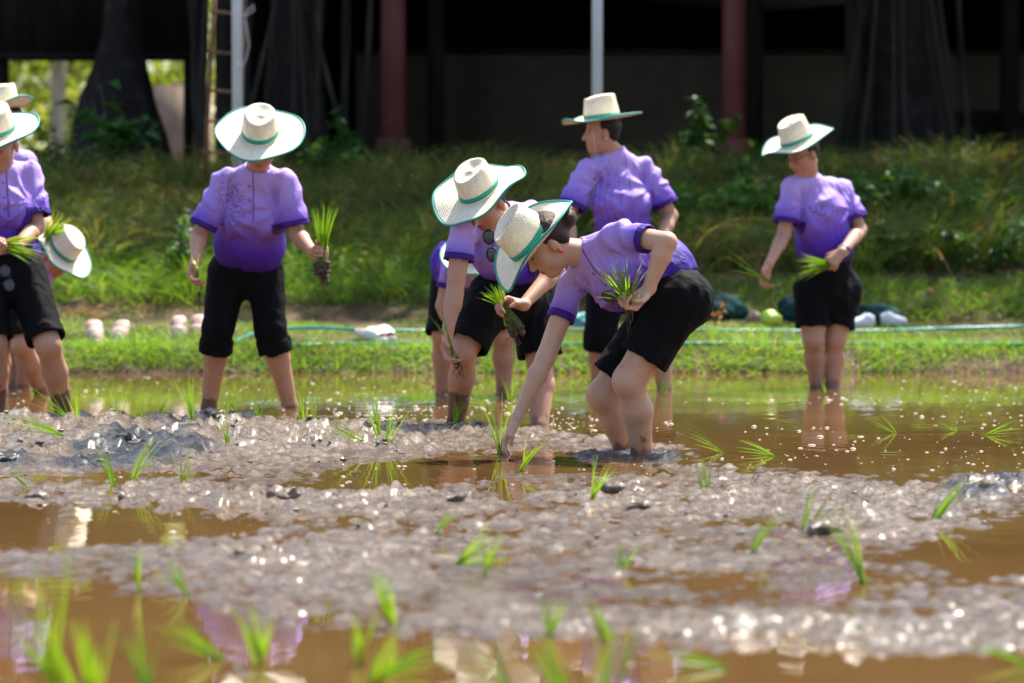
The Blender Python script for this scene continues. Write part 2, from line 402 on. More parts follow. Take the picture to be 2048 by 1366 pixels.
# straw hat > crown, brim > rim_binding, hat_band
def straw_hat(parent, c, up, fwd, R=.2, curl=.03, dip=.012, hgt=.115, seed=0, string=None):
    up = nrm(up); fwd = np.asarray(fwd, float); fwd = nrm(fwd - up * (fwd @ up)); r = np.cross(fwd, up)
    W = lambda V: np.asarray(c) + V[:, :1] * r + V[:, 1:2] * fwd + V[:, 2:3] * up
    rg = np.random.default_rng(seed); n = 72; th = np.linspace(0, 2 * math.pi, n, endpoint=False)
    wob = sum(rg.normal(0, .0028) * np.cos(k * th + rg.uniform(0, 6)) for k in range(2, 6))
    # crown
    prof = [(1.0, -.002), (.985, .02), (.95, .05), (.90, .08), (.86, hgt - .012), (.83, hgt - .003), (.78, hgt), (.68, hgt - .003), (.5, hgt - .010), (.3, hgt - .013), (.05, hgt - .014)]
    V = []; sv = []
    for i, (s_, z) in enumerate(prof):
        x = .083 * s_ * np.cos(th); y = .098 * s_ * np.sin(th); zz = np.full(n, z)
        if i > 3:
            kk = min(1, (i - 3) / 3.)
            zz = zz + kk * (.010 * np.sin(th) * -1 * s_) + kk * .004 * np.cos(2 * th)
            x = x * (1 - kk * .14 * np.clip(np.sin(th), 0, 1) ** 2)
        x = x + rg.normal(0, .0008, n); V.append(np.stack([x, y, zz], 1)); sv.append(np.stack([np.abs(th - math.pi) * .09, zz if i < 6 else np.full(n, hgt + (.83 - s_) * .08), zz * 0], 1))
    m = len(prof); Fq = [(i * n + k, i * n + (k + 1) % n, (i + 1) * n + (k + 1) % n, (i + 1) * n + k) for i in range(m - 1) for k in range(n)]
    root = obj('straw_hat', W(np.concatenate(V)), Fq, m_straw, parent, True, {'suv': np.concatenate(sv)})
    def brimpt(t):
        rx = .082 + (R - .082) * t; ry = .097 + (R * 1.02 - .097) * t
        z = curl * t ** 1.7 * np.abs(np.cos(th)) ** 1.5 - dip * t ** 1.3 * np.abs(np.sin(th)) ** 2 + wob * t * 1.6
        return np.stack([rx * np.cos(th), ry * np.sin(th), z], 1)
    ts = np.linspace(0, 1, 10); top = np.concatenate([brimpt(t) for t in ts]); low = top - [0, 0, .0035]
    V = np.concatenate([top, low[::1]]); m = len(ts); Fq = []
    for i in range(m - 1):
        for k in range(n):
            l = (k + 1) % n; a, b, cc, d = i * n + k, i * n + l, (i + 1) * n + l, (i + 1) * n + k
            Fq.append((a, d, cc, b)); Fq.append((a + m * n, b + m * n, cc + m * n, d + m * n))
    for k in range(n):
        l = (k + 1) % n; a = (m - 1) * n + k; b = (m - 1) * n + l; Fq.append((a, a + m * n, b + m * n, b))
    ang = np.tile(th, 2 * m); rr = np.tile(np.repeat(ts, n), 2)
    suv = np.stack([np.abs(ang - math.pi) * .16, .3 + rr * .12, rr * 0], 1)
    brim = obj('brim', W(V), Fq, m_straw, root, True, {'suv': suv})
    edge = brimpt(1.0)
    b = MB(); b.tube(W(edge - [0, 0, .0015]), .0048, 6, True); b.build('rim_binding', m_teal, root)
    pr = [(1.0, .010), (1.024, .010), (1.012, .029), (.985, .029)]
    V = np.concatenate([np.stack([.083 * s_ * np.cos(th), .098 * s_ * np.sin(th), np.full(n, z)], 1) for s_, z in pr])
    Fq = [(i * n + k, i * n + (k + 1) % n, ((i + 1) % 4) * n + (k + 1) % n, ((i + 1) % 4) * n + k) for i in range(4) for k in range(n)]
    obj('hat_band', W(V), Fq, m_teal, root)
    if string is not None: MB().tube(string, .0016, 5).build('chin_string', m_string, root)
    return root

def wrinkle(seed, amp=.003):
    rg = np.random.default_rng(seed); ks = [(rg.normal(0, 1, 3) * [75, 75, 26], rg.uniform(0, 6), rg.uniform(.5, 1), rg.normal(0, 1, 3) * 8) for _ in range(5)]
    def f(x, y, z):
        t = 0
        for k, ph, a, m in ks:
            w_ = np.sin(.5 * (k[0] * x + k[1] * y + k[2] * z) + ph + .8 * np.sin(9 * x + 8 * z + ph) + .5 * np.sin(9 * y - 7 * z))
            t = t + a * (1 - 2.2 * np.abs(w_)) * (.5 + .5 * np.sin(m[0] * x + m[1] * y + m[2] * z + ph))
        return np.clip(-t * amp * .8 - amp * .3, -.009, .007)
    return f

def hat_face(c, f, up, off=(0, .02, .062), tilt=0):
    f = nrm(f); up = nrm(np.asarray(up) - f * (np.asarray(up) @ f)); r = np.cross(f, up)
    hu = nrm(up + f * tilt)
    return c + r * off[0] + f * off[1] + up * off[2], hu, f

SKIN = (.50, .268, .170)
def make_person(D):
    """D: joints as world points. thing > body, hair, shirt (> button), trousers, straw_hat (> crown, brim, ...)"""
    Y0 = D['Y']; J = lambda t: P(t[0], t[1], Y0 + (t[2] if len(t) > 2 else 0))
    j = {k: J(v) for k, v in D['j'].items()}
    base = np.array([(j['aa'][0] + j['ab'][0]) / 2, (j['aa'][1] + j['ab'][1]) / 2, 0.0])
    root = empty('person', base); O = base
    tag(root, D['label'], 'person', 'people planting rice in straw hats')
    h = D.get('h', .005) * 1.13; fat = D.get('fat', 1.0); skin = D.get('skin', SKIN)
    SA, SB = j['sa'], j['sb']; lat = nrm(SB - SA); hl = nrm(j['hb'] - j['ha']); pel = (j['ha'] + j['hb']) / 2
    Wp, C, N = j['waist'], j['chest'], j['neck']
    ax = nrm(N - Wp); front = np.asarray(D['front'], float); front = nrm(front - ax * (front @ ax)); front = nrm(front - lat * (front @ lat) * .9)
    # ---- body
    S = SDF(); f, up = D['hf'], D['hu']; hc = j['head']
    S.u(ecap(pel, Wp, hl, (.10, .07), (.09, .065)), .03); S.u(ecap(Wp, C, lat, (.09, .065), (.11, .07)), .03)
    S.u(cap(SA * .93 + SB * .07, SB * .93 + SA * .07, .036), .03); S.u(cap(C, N, .06, .05), .03)
    hf_, hu_ = nrm(f), nrm(np.asarray(up) - nrm(f) * (np.asarray(up) @ nrm(f)))
    S.u(cap(N - ax * .02, hc - hf_ * .02 - hu_ * .05, .052 * fat ** .5, .048), .022)
    head_ops(S, hc, f, up)
    if D.get('bun'): pass
    grips = {}
    for s_ in 'ab':
        sh_, el, wr = j['s' + s_], j['e' + s_], j['w' + s_]; a_ = D.get('arm', 1.0)
        S.u(cap(sh_, el, .047 * a_ * fat, .037 * a_), .02)
        md = el * .72 + wr * .28; S.u(cap(el, md, .036 * a_, .037 * a_), .015); S.u(cap(md, wr, .037 * a_, .0235 * a_), .015)
        hd = D['hand' + s_]
        if hd is not None:
            grips[s_] = hand_ops(S, wr, hd['d'], hd['n'], hd['side'], hd.get('curl', (60, 70, 45)), hd.get('spread', 0), hd.get('sc', 1.0), hd.get('thumb', (.55, .55, .45)), hd.get('th2'))
        hp, kn, an = j['h' + s_], j['k' + s_], j['a' + s_]; lg = D.get('leg', 1.0)
        bk = D.get('back' + s_, D.get('back', (0, 1, 0))); bk = np.asarray(bk, float)
        S.u(cap(hp, kn, .078 * lg * fat, .058 * lg), .02)
        kf = kn - nrm(bk) * .012; S.u(ell(kf, (.047 * lg, .047 * lg, .055 * lg)), .02)
        cm = kn * .62 + an * .38 + nrm(bk) * .016; S.u(cap(kn, cm, .050 * lg, .0545 * lg), .02); S.u(cap(cm, an, .0545 * lg, .036 * lg), .02)
        dn = an + nrm(an - kn) * .12; S.u(cap(an, dn, .036 * lg, .036 * lg), .02)
        S.u(cap(dn, dn - nrm(bk) * .14 + np.array([0, 0, -.02]), .035, .026), .02)
    V, Q = S.mesh(h); C_ = hcol(V, hc, f, up, skin, D.get('lips', (.42, .12, .10)), D.get('mouth', 0))
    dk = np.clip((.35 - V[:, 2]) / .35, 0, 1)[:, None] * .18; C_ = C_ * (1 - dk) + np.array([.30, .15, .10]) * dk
    for (mp_, mr, col) in D.get('mud', []):
        mp_ = J(mp_); d2 = np.linalg.norm((V - mp_) / np.asarray(mr), axis=1) + .35 * fbm(V[:, 0] * 40 + V[:, 1] * 22, V[:, 2] * 40, 3, 5)
        m_ = np.clip((1.15 - d2) * 6, 0, 1)[:, None]; C_ = C_ * (1 - m_) + np.asarray(col) * m_
    wl = np.clip((.030 + .045 * fbm(V[:, 0] * 22 + V[:, 2] * 9, V[:, 1] * 22, 3, 9) - V[:, 2]) * 60, 0, 1)[:, None] * .8; C_ = C_ * (1 - wl) + np.array([.09, .07, .06]) * wl
    obj('body', V, Q, m_skin, root, True, {'col': C_}, O)
    # ---- hair
    S = SDF(); r_ = np.cross(hf_, hu_); L = lambda x, y, z: hc + r_ * x + hf_ * y + hu_ * z
    S.u(ell(L(0, -.020, .034), (.077, .088, .080), r_, hf_, hu_), .01)
    S.u(ell(L(0, -.052, -.012), (.055, .038, .050), r_, hf_, hu_), .02)
    S.cut(ell(L(0, .085, -.03), (.2, .075, .10), r_, hf_, hu_), .01)
    for sx in (-1, 1): S.cut(ell(L(sx * .085, .0, -.02), (.028, .026, .034), r_, hf_, hu_), .008)
    if D.get('bun'):
        b0 = np.array(D['bun']); S.u(ell(L(*b0), (.036, .034, .036)), .01); S.u(cap(L(0, -.09, .0), L(*b0), .03, .026), .012)
        S.u(cap(L(b0[0] + .01, b0[1] - .02, b0[2] - .02), L(b0[0] + .02, b0[1] - .035, b0[2] + .01), .016), .006)
    V, Q = S.mesh(.006, wrinkle(3, .0012)); obj('hair', V, Q, D.get('hairm', m_hair), root, True, None, O)
    # ---- shirt
    bl = D.get('bl', 1.0)
    hem = D.get('hem', .05); H0 = Wp + nrm(pel - Wp) * hem
    tw = D.get('tw', (.150, .118)); tc = D.get('tc', (.160, .118))
    S = SDF(); S.u(ecap(H0, Wp, hl * .5 + lat * .5, (tw[0] * .97, tw[1] * .97), tw, clipA=.0), .03)
    S.u(ecap(Wp, C, lat, tw, tc), .05)
    Nn = N - ax * .035; S.u(ecap(C, Nn, lat, tc, (.085, .068)), .05)
    S.u(cap(SA, SB, .050), .035)
    for q_ in (SA, SB): S.u(cap(N - ax * .03, q_ * .85 + N * .15, .052, .044), .035)
    if D.get('bust', 1):
        for s_ in (-1, 1): S.u(ell(C + lat * s_ * .07 + front * tc[1] * .62 - ax * .03, (.060, .060, .060)), .06)
    if 'belly' in D: S.u(ell(Wp + front * .05 + ax * .02, (tw[0] * .85, D['belly'], .11)), .05)
    nd = nrm(hc - hu_ * .05 - N + ax * .1)
    S.u(cap(N - nd * .05, N + nd * D.get('collar', .022), .064, .061, clipB=0), .014)
    sl = {}
    for s_ in 'ab':
        sh_, el = j['s' + s_], j['e' + s_]; t = D.get('sl' + s_, D.get('sl', .62)); e = sh_ + (el - sh_) * t; r0, r1 = D.get('sr', (.062, .074)); sl[s_] = (sh_, e)
        S.u(cap(sh_, e, r0 * .82, r1 * .94, clipB=0), .018)
    rgc = np.random.default_rng(D['seed'] + 400); dn_ = nrm(H0 - C); wr0 = wrinkle(D['seed'], D.get('wr', .0034))
    pits = [(q_ + dn_ * .10 - lat * sg * .02, -lat * sg, rgc.uniform(0, 6), rgc.uniform(8, 11)) for sg, q_ in ((-1, SA), (1, SB))]
    def sdisp(x, y, z):                                             # folds fan out from the armpits; cuffs stay clean
        t = wr0(x, y, z)
        for p_, in_, ph, nf in pits:
            dx_, dy_, dz_ = x - p_[0], y - p_[1], z - p_[2]
            U = dx_ * in_[0] + dy_ * in_[1] + dz_ * in_[2]; W_ = dx_ * dn_[0] + dy_ * dn_[1] + dz_ * dn_[2]; r_ = np.sqrt(U * U + W_ * W_) + 1e-4
            t = t - .0085 * np.clip(1 - 1.8 * np.abs(np.sin(.5 * nf * np.arctan2(W_, U) + ph)), -1, 1) * np.exp(-((r_ - .10) / .085) ** 2)
        for s_ in 'ab':
            e = sl[s_][1]; rr_ = np.sqrt((x - e[0]) ** 2 + (y - e[1]) ** 2 + (z - e[2]) ** 2); t = t * np.clip((rr_ - .075) / .04, 0, 1)
        rr_ = np.sqrt((x - N[0]) ** 2 + (y - N[1]) ** 2 + (z - N[2]) ** 2); return t * np.clip((rr_ - .06) / .05, .1, 1)
    for s_ in 'ab':
        sh_, e = sl[s_]; d = nrm(e - sh_); r1 = D.get('sr', (.062, .074))[1]; S.cut(cap(e - d * .012, e + d * .06, r1 * .94 - .010), .003)
    S.cut(cap(N + nd * .0, N + nd * .06, .053), .003)
    V, Q = S.mesh(D.get('hs', .0075), sdisp, 1)
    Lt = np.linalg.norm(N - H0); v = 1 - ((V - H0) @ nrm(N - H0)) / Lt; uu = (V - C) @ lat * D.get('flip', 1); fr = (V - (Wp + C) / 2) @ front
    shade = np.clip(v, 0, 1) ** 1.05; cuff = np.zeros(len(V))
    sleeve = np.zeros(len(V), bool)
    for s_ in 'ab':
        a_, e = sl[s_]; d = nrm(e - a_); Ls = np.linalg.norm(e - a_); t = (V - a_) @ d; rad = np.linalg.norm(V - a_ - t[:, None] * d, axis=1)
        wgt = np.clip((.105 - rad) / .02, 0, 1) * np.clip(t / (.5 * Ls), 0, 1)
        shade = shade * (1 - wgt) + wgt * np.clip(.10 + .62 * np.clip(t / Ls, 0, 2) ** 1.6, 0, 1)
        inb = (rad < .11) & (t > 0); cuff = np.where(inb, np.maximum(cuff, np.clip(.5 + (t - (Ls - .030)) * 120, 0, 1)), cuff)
    er = D.get('emb', (-.085, .13)); emb = np.clip(2.2 * (1 - np.sqrt(((uu - er[0]) / .085) ** 2 + ((v * Lt - er[1] - .55 * (uu - er[0])) / .13) ** 2)), 0, 1) * (fr > 0)
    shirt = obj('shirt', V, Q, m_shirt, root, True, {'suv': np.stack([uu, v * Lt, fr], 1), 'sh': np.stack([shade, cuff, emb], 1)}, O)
    for k in range(3):
        tgt = np.abs(uu + .004) * 3 + np.abs(v * Lt - (.05 + .055 * k)) - fr * .5 + (fr < 0) * 9
        p = V[np.argmin(tgt)]; MB().ball(p - O, (.006, .006, .006), None, 8).build('button', mat('button', (.16, .09, .36), .3), shirt)
    # ---- trousers
    S = SDF(); pr = D.get('pr', (.165, .128)); wr_ = D.get('wr_', (tw[0] * .93, tw[1] * .93))
    S.u(ecap(pel, Wp - nrm(Wp - pel) * D.get('drop', .0), hl, pr, wr_, clipB=0), .04)
    tr = D.get('tr', (.098, .082)); cf = {}
    bf = np.asarray(D.get('butt', (0, 0, 0)), float)
    if np.any(bf): 
        for s_ in 'ab': S.u(ell(j['h' + s_] + bf, (.095, .095, .10)), .05)
    for s_ in 'ab':
        hp, kn, an = j['h' + s_], j['k' + s_], j['a' + s_]; t = D.get('cu' + s_, D.get('cu', .8)); r1 = tr[1]
        if t <= 1: e = hp + (kn - hp) * t; S.u(cap(hp, e, tr[0], r1, clipB=0), .03); d = nrm(kn - hp)
        else:
            e = kn + (an - kn) * (t - 1); S.u(cap(hp, kn, tr[0], r1), .03); S.u(cap(kn, e, r1, r1 * .97, clipB=0), .02); d = nrm(an - kn)
        cw = D.get('cuffw', .055)
        S.u(cap(e - d * cw, e + d * .003, r1 + .007, r1 + .009, clipA=0, clipB=0), .004); cf[s_] = (e, d, r1)
    for s_ in 'ab': e, d, r1 = cf[s_]; S.cut(cap(e - d * .02, e + d * .06, r1 - .006), .003)
    V, Q = S.mesh(D.get('hs', .0065) * 1.15, wrinkle(D['seed'] + 50, .003), 1); obj('trousers', V, Q, m_black, root, True, None, O)
    # ---- hat
    hp_, hu2, hf2 = hat_face(hc, f, up, D.get('hoff', (0, .012, .062)), D.get('htilt', 0))
    if 'hatc' in D: hp_ = J(D['hatc']); hu2 = nrm(D['hatu'])
    st = None
    if D.get('string'):
        st = np.array([J(p) for p in D['string']]) - O
    hat = straw_hat(root, hp_ - O, hu2, hf2, D.get('hatR', .2), D.get('curl', .03), D.get('dip', .012), D.get('hath', .115), D['seed'], st)
    return root, j, grips, O

# ================================================================== SETTING
# ---- bank and terrace terrain
def bank_z(X, Y):
    z = np.interp(Y, [16.6, 17.15, 17.32, 17.6, 18.1, 19.6, 19.95, 20.2, 21.2, 23.4, 24.6, 26, 70],
                  [-.25, -.12, .03, .15, .19, .25, .38, .46, .70, 1.16, 1.30, 1.34, 1.6])
    amp = np.clip((Y - 17.2) / 1.5, 0, 1)
    return z + amp * (.035 * fbm(X * .8, Y * .8, 3, 11) + .018 * fbm(X * 4, Y * 4, 3, 12)) + .03 * fbm(X * 1.3, Y * 0 + 3, 3, 14) * np.exp(-((Y - 17.5) / .5) ** 2)
def edge_shift(X): return .10 * fbm(X * .9, X * 0 + 2.2, 3, 21)
m_soil = mat('soil', rough=.9, spec=.2); q = NB(m_soil); co = q.coord()
nz = q.noise(co, 2.2, 6, .6); q.color(q.ramp(nz, [(.3, (.05, .032, .02)), (.5, (.12, .075, .045)), (.7, (.20, .13, .08))]))
q.bump(q.noise(co, 14, 6, .7), .9, .05)
xs = np.concatenate([np.linspace(-40, -6.2, 18), np.linspace(-6, 6, 150), np.linspace(6.2, 40, 18)])
ys = np.concatenate([np.linspace(16.6, 21, 110), np.linspace(21.1, 27, 45), np.linspace(28, 70, 20)])
XX, YY = np.meshgrid(xs, ys); ZZ = bank_z(XX, YY - edge_shift(XX) * np.clip((20 - YY) / 2, 0, 1))
def gridfaces(r, c):
    i = np.arange(r * c).reshape(r, c); return np.stack([i[:-1, :-1].ravel(), i[:-1, 1:].ravel(), i[1:, 1:].ravel(), i[1:, :-1].ravel()], 1)
tag(obj('ground', np.stack([XX, YY, ZZ], -1).reshape(-1, 3), gridfaces(len(ys), len(xs)), m_soil), kind='structure')
def gz(x, y): 
    x = np.asarray(x, float); y = np.asarray(y, float); return bank_z(x, y - edge_shift(x) * np.clip((20 - y) / 2, 0, 1))

def on_bank(px, py, up=0.0):
    Ys = np.linspace(17.3, 26, 900); R_ = np.array([P(px, py, 1.0)])[0] - [0, 0, HC]; zs = HC + R_[2] * Ys; xs_ = R_[0] * Ys
    k = np.argmax(zs <= gz(xs_, Ys) + up); return np.array([xs_[k], Ys[k], zs[k]])

# ---- paddy mud
mrow = np.array([740, 790, 828, 848, 868, 900, 922, 945, 965, 990, 1010, 1030, 1075, 1100, 1130, 1160, 1200, 1250, 1280, 1302, 1366, 1500])
mcol = np.array([0, 300, 600, 900, 1200, 1500, 1800, 2048])
mv = np.array([[-1.6] * 8, [-1.4] * 8, [-.8, -.8, -.9, -1.2, -1.3, -1.3, -1.4, -1.4], [.5, .6, .3, -.5, -1.1, -1.2, -1.3, -1.3], [1.0, 1.1, .8, .35, -.6, -1, -1.2, -1.2],
   [.9, 1.0, .6, .45, -.2, -.8, -1.1, -1.1], [.6, .4, .2, -.2, -.5, -.8, -1, -1], [-.35, -.35, -.2, -.5, -.45, -.25, -.4, -.4], [-.15, -.3, -.3, -.15, .05, .2, .1, .15],
   [.5, .4, .35, .4, .35, .3, .3, .4], [.3, .3, .45, .45, .45, .4, .35, .3], [-.9, -.6, .2, .45, .45, .35, .35, .2], [-.9, -.6, .1, .45, .45, .35, .25, -.4],
   [.2, .1, .25, .45, .45, .4, .2, -.7], [.1, .05, .3, .5, .5, .45, .2, -.55], [-.45, -.35, .2, .55, .55, .5, .4, .2], [-.7, -.5, .2, .6, .6, .6, .6, .5],
   [-1., -.9, 0, .5, .55, .6, .6, .6], [-1.2, -1.1, -.7, -.2, 0, .2, .2, .2], [-1.3, -1.3, -1.2, -1., -.8, -.6, -.5, -.4], [-1.5] * 8, [-1.5] * 8])
def mud_level(px, py):
    py = np.clip(py, 740, 1500); px = np.clip(px, 0, 2048)
    i = np.clip(np.searchsorted(mrow, py) - 1, 0, len(mrow) - 2); t = (py - mrow[i]) / (mrow[i + 1] - mrow[i])
    k = np.clip(np.searchsorted(mcol, px) - 1, 0, 6); s_ = (px - mcol[k]) / (mcol[k + 1] - mcol[k])
    return (mv[i, k] * (1 - s_) + mv[i, k + 1] * s_) * (1 - t) + (mv[i + 1, k] * (1 - s_) + mv[i + 1, k + 1] * s_) * t
def mud_z(X, Y):
    py = YH + F * HC / np.maximum(Y, .5); px = CX + X / np.maximum(Y, .5) * F
    wx = X + .12 * fbm(X * 2.2, Y * 1.2, 3, 31); m = mud_level(px + 90 * fbm(X * 1.7, Y * 1.1, 3, 32), py + 26 * fbm(X * 1.5, Y * .9, 3, 33))
    lowf = vnoise(X * 1.9 + 4, Y * 1.3, 61); rough = np.clip((m + 1.1) / 1.2, 0, 1) * (.30 + 1.35 * lowf ** 1.3) * np.clip(Y / 11, .6, 1)
    ridge = np.exp(-((py - 872) / 34) ** 2) * np.clip((900 - px) / 450, 0, 1)
    n1 = fbm(X * 3.2, Y * 2.6, 3, 34); n2 = fbm(X * 11, Y * 9, 3, 35); n3 = 1 - 2 * np.abs(fbm(X * 22, Y * 20, 2, 36)) * 1.6
    clod = np.clip(fbm(X * 8, Y * 7, 2, 37) - .22, 0, 1) * (1 + 1.6 * np.clip(fbm(X * 2.1, Y * 1.7, 2, 39), 0, 1))
    s1 = 1 - np.abs(fbm(X * 6.5, Y * 5, 3, 51)) * 2.4; s2 = 1 - np.abs(fbm(X * 17 + 3, Y * 14, 2, 52)) * 2.2; s3 = fbm(X * 34, Y * 26, 2, 53); s4 = np.clip(fbm(X * 20, Y * 16, 2, 54) - .12, 0, 1)
    z = .0088 * m - .0055 - .003 * (1 - lowf) + .0012 * np.clip((11.2 - Y) / 3, 0, 1) + .0075 * fbm(X * 2.6, Y * 1.4, 3, 63) + rough * (.007 * n1 + .008 * n2 + .006 * n3 + .030 * clod + .006 * s1 + .010 * s2 + .014 * s3 + .024 * s4) + ridge * (.02 + .035 * n2 + .10 * np.clip(fbm(X * 6, Y * 5, 2, 38) - .1, 0, 1))
    return np.where(m < -1.05, np.minimum(z, -.012), z), m
nr, nc = 740, 420
yy = np.concatenate([np.linspace(1.5, 4.2, 12), 1 / np.linspace(1 / 4.3, 1 / 16.9, nr)]); ss = np.linspace(-.24, .24, nc)
YY, SS = np.meshgrid(yy, ss, indexing='ij'); XX = YY * SS; Zm, Mm = mud_z(XX, YY)
m_mud = mat('mud', rough=.4, spec=.8, **{'Coat Weight': .42, 'Coat Roughness': .25, 'Coat IOR': 1.33}); q = NB(m_mud); co = q.coord()
at = q.sep(q.attr('col')[1]); dark = at[0]
nz = q.noise(co, 34, 7, .75); nz2 = q.noise(q.coord((1, 1.4, 1)), 4.5, 6, .7, .6)
lightc = q.ramp(nz, [(.30, (.13, .078, .040)), (.46, (.31, .215, .130)), (.66, (.50, .385, .265))])
lightc = q.mix(q.math('MULTIPLY', q.math('SUBTRACT', nz2, .47, True), 5.0, True), lightc, (.165, .108, .066))
darkc = q.ramp(nz, [(.3, (.010, .010, .011)), (.7, (.042, .043, .048))])
lightc = q.mix(q.math('SUBTRACT', 1.0, q.math('DIVIDE', at[1], .007), True), lightc, (.15, .078, .034))
q.color(q.mix(dark, lightc, darkc))
q.l(q.ramp(q.noise(co, 9, 4, .6), [(.35, (.13,) * 3), (.65, (.36,) * 3)]), q.b.inputs['Roughness'])
q.bump(q.math('ADD', q.math('MULTIPLY', q.noise(co, 42, 6, .72, .6), 1.3), q.math('MULTIPLY', q.noise(co, 150, 3, .6), .3)), 1.0, .042)
def dark_spots(X, Y):
    d = np.zeros_like(X)
    for px, py, rx, ry in ((410, 853, .34, .16), (340, 852, .12, .10), (470, 850, .22, .12), (270, 896, .24, .28), (330, 905, .2, .2), (185, 905, .10, .12), (15, 928, .12, .12), (230, 925, .2, .16), (1290, 914, .16, .14), (1225, 914, .14, .10), (150, 836, .22, .22), (1950, 985, .1, .1), (1990, 960, .15, .1)):
        g = G(px, py); e = ((X - g[0]) / rx) ** 2 + ((Y - g[1]) / (ry * 2.2)) ** 2
        d = np.maximum(d, np.clip(1.35 - e + .8 * fbm(X * 7, Y * 5, 3, 41), 0, 1))
    return d
dk = dark_spots(XX, YY); Zm = Zm + dk * (.006 + .030 * fbm(XX * 9, YY * 8, 3, 44) + .018 * fbm(XX * 24, YY * 20, 2, 45)) * (Mm > -1.25)
tag(obj('paddy_mud', np.stack([XX, YY, Zm], -1).reshape(-1, 3), gridfaces(len(yy), nc), m_mud, attrs={'col': np.stack([dk, np.clip(Zm + .002 * fbm(XX * 30, YY * 24, 2, 95), 0, 1), dk], -1).reshape(-1, 3)}), kind='structure')
def mz(x, y): return float(mud_z(np.array([x]), np.array([y]))[0][0])

# ---- muddy water sheet
m_water = mat('muddy_water', rough=.015, spec=.5); q = NB(m_water); co = q.coord()
m_water.node_tree.nodes['Principled BSDF'].inputs['IOR'].default_value = 1.33
q.color(q.ramp(q.noise(co, .9, 3), [(.3, (.098, .051, .016)), (.7, (.135, .076, .027))]))
rip = q.math('MULTIPLY', q.noise(q.coord((1, 1.6, 1)), 3.0, 2, .4), .9)
fine = q.math('MULTIPLY', q.noise(q.coord((1, 1.3, 1)), 11, 2, .5), .16)
hs = q.math('ADD', rip, fine)
for (px, py, a) in ((1345, 800, .55), (1275, 912, .25), (905, 846, .2), (1650, 778, .25), (130, 830, .2)):
    g = G(px, py); mp = q.n('ShaderNodeMapping'); mp.inputs['Location'].default_value = (-g[0], -g[1], 0); tc = q.n('ShaderNodeTexCoord'); q.l(tc.outputs['Object'], mp.inputs[0])
    ln_ = q.n('ShaderNodeVectorMath', operation='LENGTH'); q.l(mp.outputs[0], ln_.inputs[0]); dd = ln_.outputs['Value']
    env = q.math('MULTIPLY', q.math('SUBTRACT', 1.0, q.math('DIVIDE', dd, 1.3), True), a)
    hs = q.math('ADD', hs, q.math('MULTIPLY', q.math('SINE', q.math('MULTIPLY', dd, 55)), env))
q.bump(hs, .022, .05)
wx = np.linspace(-30, 30, 40); wy = np.linspace(-3, 17.5, 30); WX, WY = np.meshgrid(wx, wy)
tag(obj('water', np.stack([WX, WY, WX * 0], -1).reshape(-1, 3), gridfaces(30, 40), m_water, smooth=False), kind='structure')

# ---- foam bubbles and little clods (uncountable)
ico_b = MB().ball((0, 0, 0), (1, 1, 1), None, 6); IV = np.concatenate(ico_b.V); IF = np.concatenate(ico_b.F)
def scatter_balls(name, pts, rad, sq, mt, label, cat):
    n = len(pts); V = (IV[None] * (rad[:, None, None] * sq[:, None, :]) + pts[:, None]).reshape(-1, 3)
    Fq = (IF[None] + (np.arange(n) * len(IV))[:, None, None]).reshape(-1, 4); return tag(obj(name, V, Fq, mt), label, cat, kind='stuff')
def rand_pix(n, x0, x1, y0, y1):
    px = rng.uniform(x0, x1, n); py = rng.uniform(y0, y1, n); return np.array([G(a, b) for a, b in zip(px, py)])
pts = np.vstack([rand_pix(1000, -200, 2250, 750, 860), rand_pix(520, 200, 2250, 850, 975), rand_pix(300, 650, 1150, 800, 850), rand_pix(260, -100, 2150, 975, 1330)])
lv = np.array([mud_z(np.array([p[0]]), np.array([p[1]]))[0][0] for p in pts]); cl_ = vnoise(pts[:, 0] * 2.5, pts[:, 1] * 1.2, 77)
pts = pts[(lv < -.003) & (cl_ > .36)]; r = rng.gamma(1.5, .0021, len(pts)) + .0013; r = np.minimum(r, .012)
sq = np.stack([rng.uniform(.8, 1.6, len(pts)), rng.uniform(.8, 1.6, len(pts)), rng.uniform(.3, .6, len(pts))], 1); pts[:, 2] = .0005
m_foam = mat('foam', (.66, .54, .42), .6, .3)
scatter_balls('foam_bubbles', pts, r * np.clip(pts[:, 1] / 12, .3, 1), sq, m_foam, 'small pale froth bubbles and grains floating on the brown water', 'foam')
pts = np.vstack([rand_pix(900, -100, 2150, 985, 1290), rand_pix(300, -50, 1000, 850, 930)])
lv = np.array([mud_z(np.array([p[0]]), np.array([p[1]]))[0][0] for p in pts]); k = lv > .002; pts = pts[k]; pts[:, 2] = lv[k] + .001
r = rng.gamma(2.0, .0025, len(pts)) + .002; sq = rng.uniform(.6, 1.5, (len(pts), 3)) * [1.3, 1.3, .7]
o = scatter_balls('mud_crumbs', pts, np.minimum(r, .02) * np.clip(pts[:, 1] / 12, .3, 1), sq, m_mud, 'loose wet crumbs of mud strewn over the paddy', 'mud')
vattr(o.data, 'col', np.repeat(np.stack([np.zeros(len(pts)), np.full(len(pts), .02), np.zeros(len(pts))], 1), len(IV), 0))
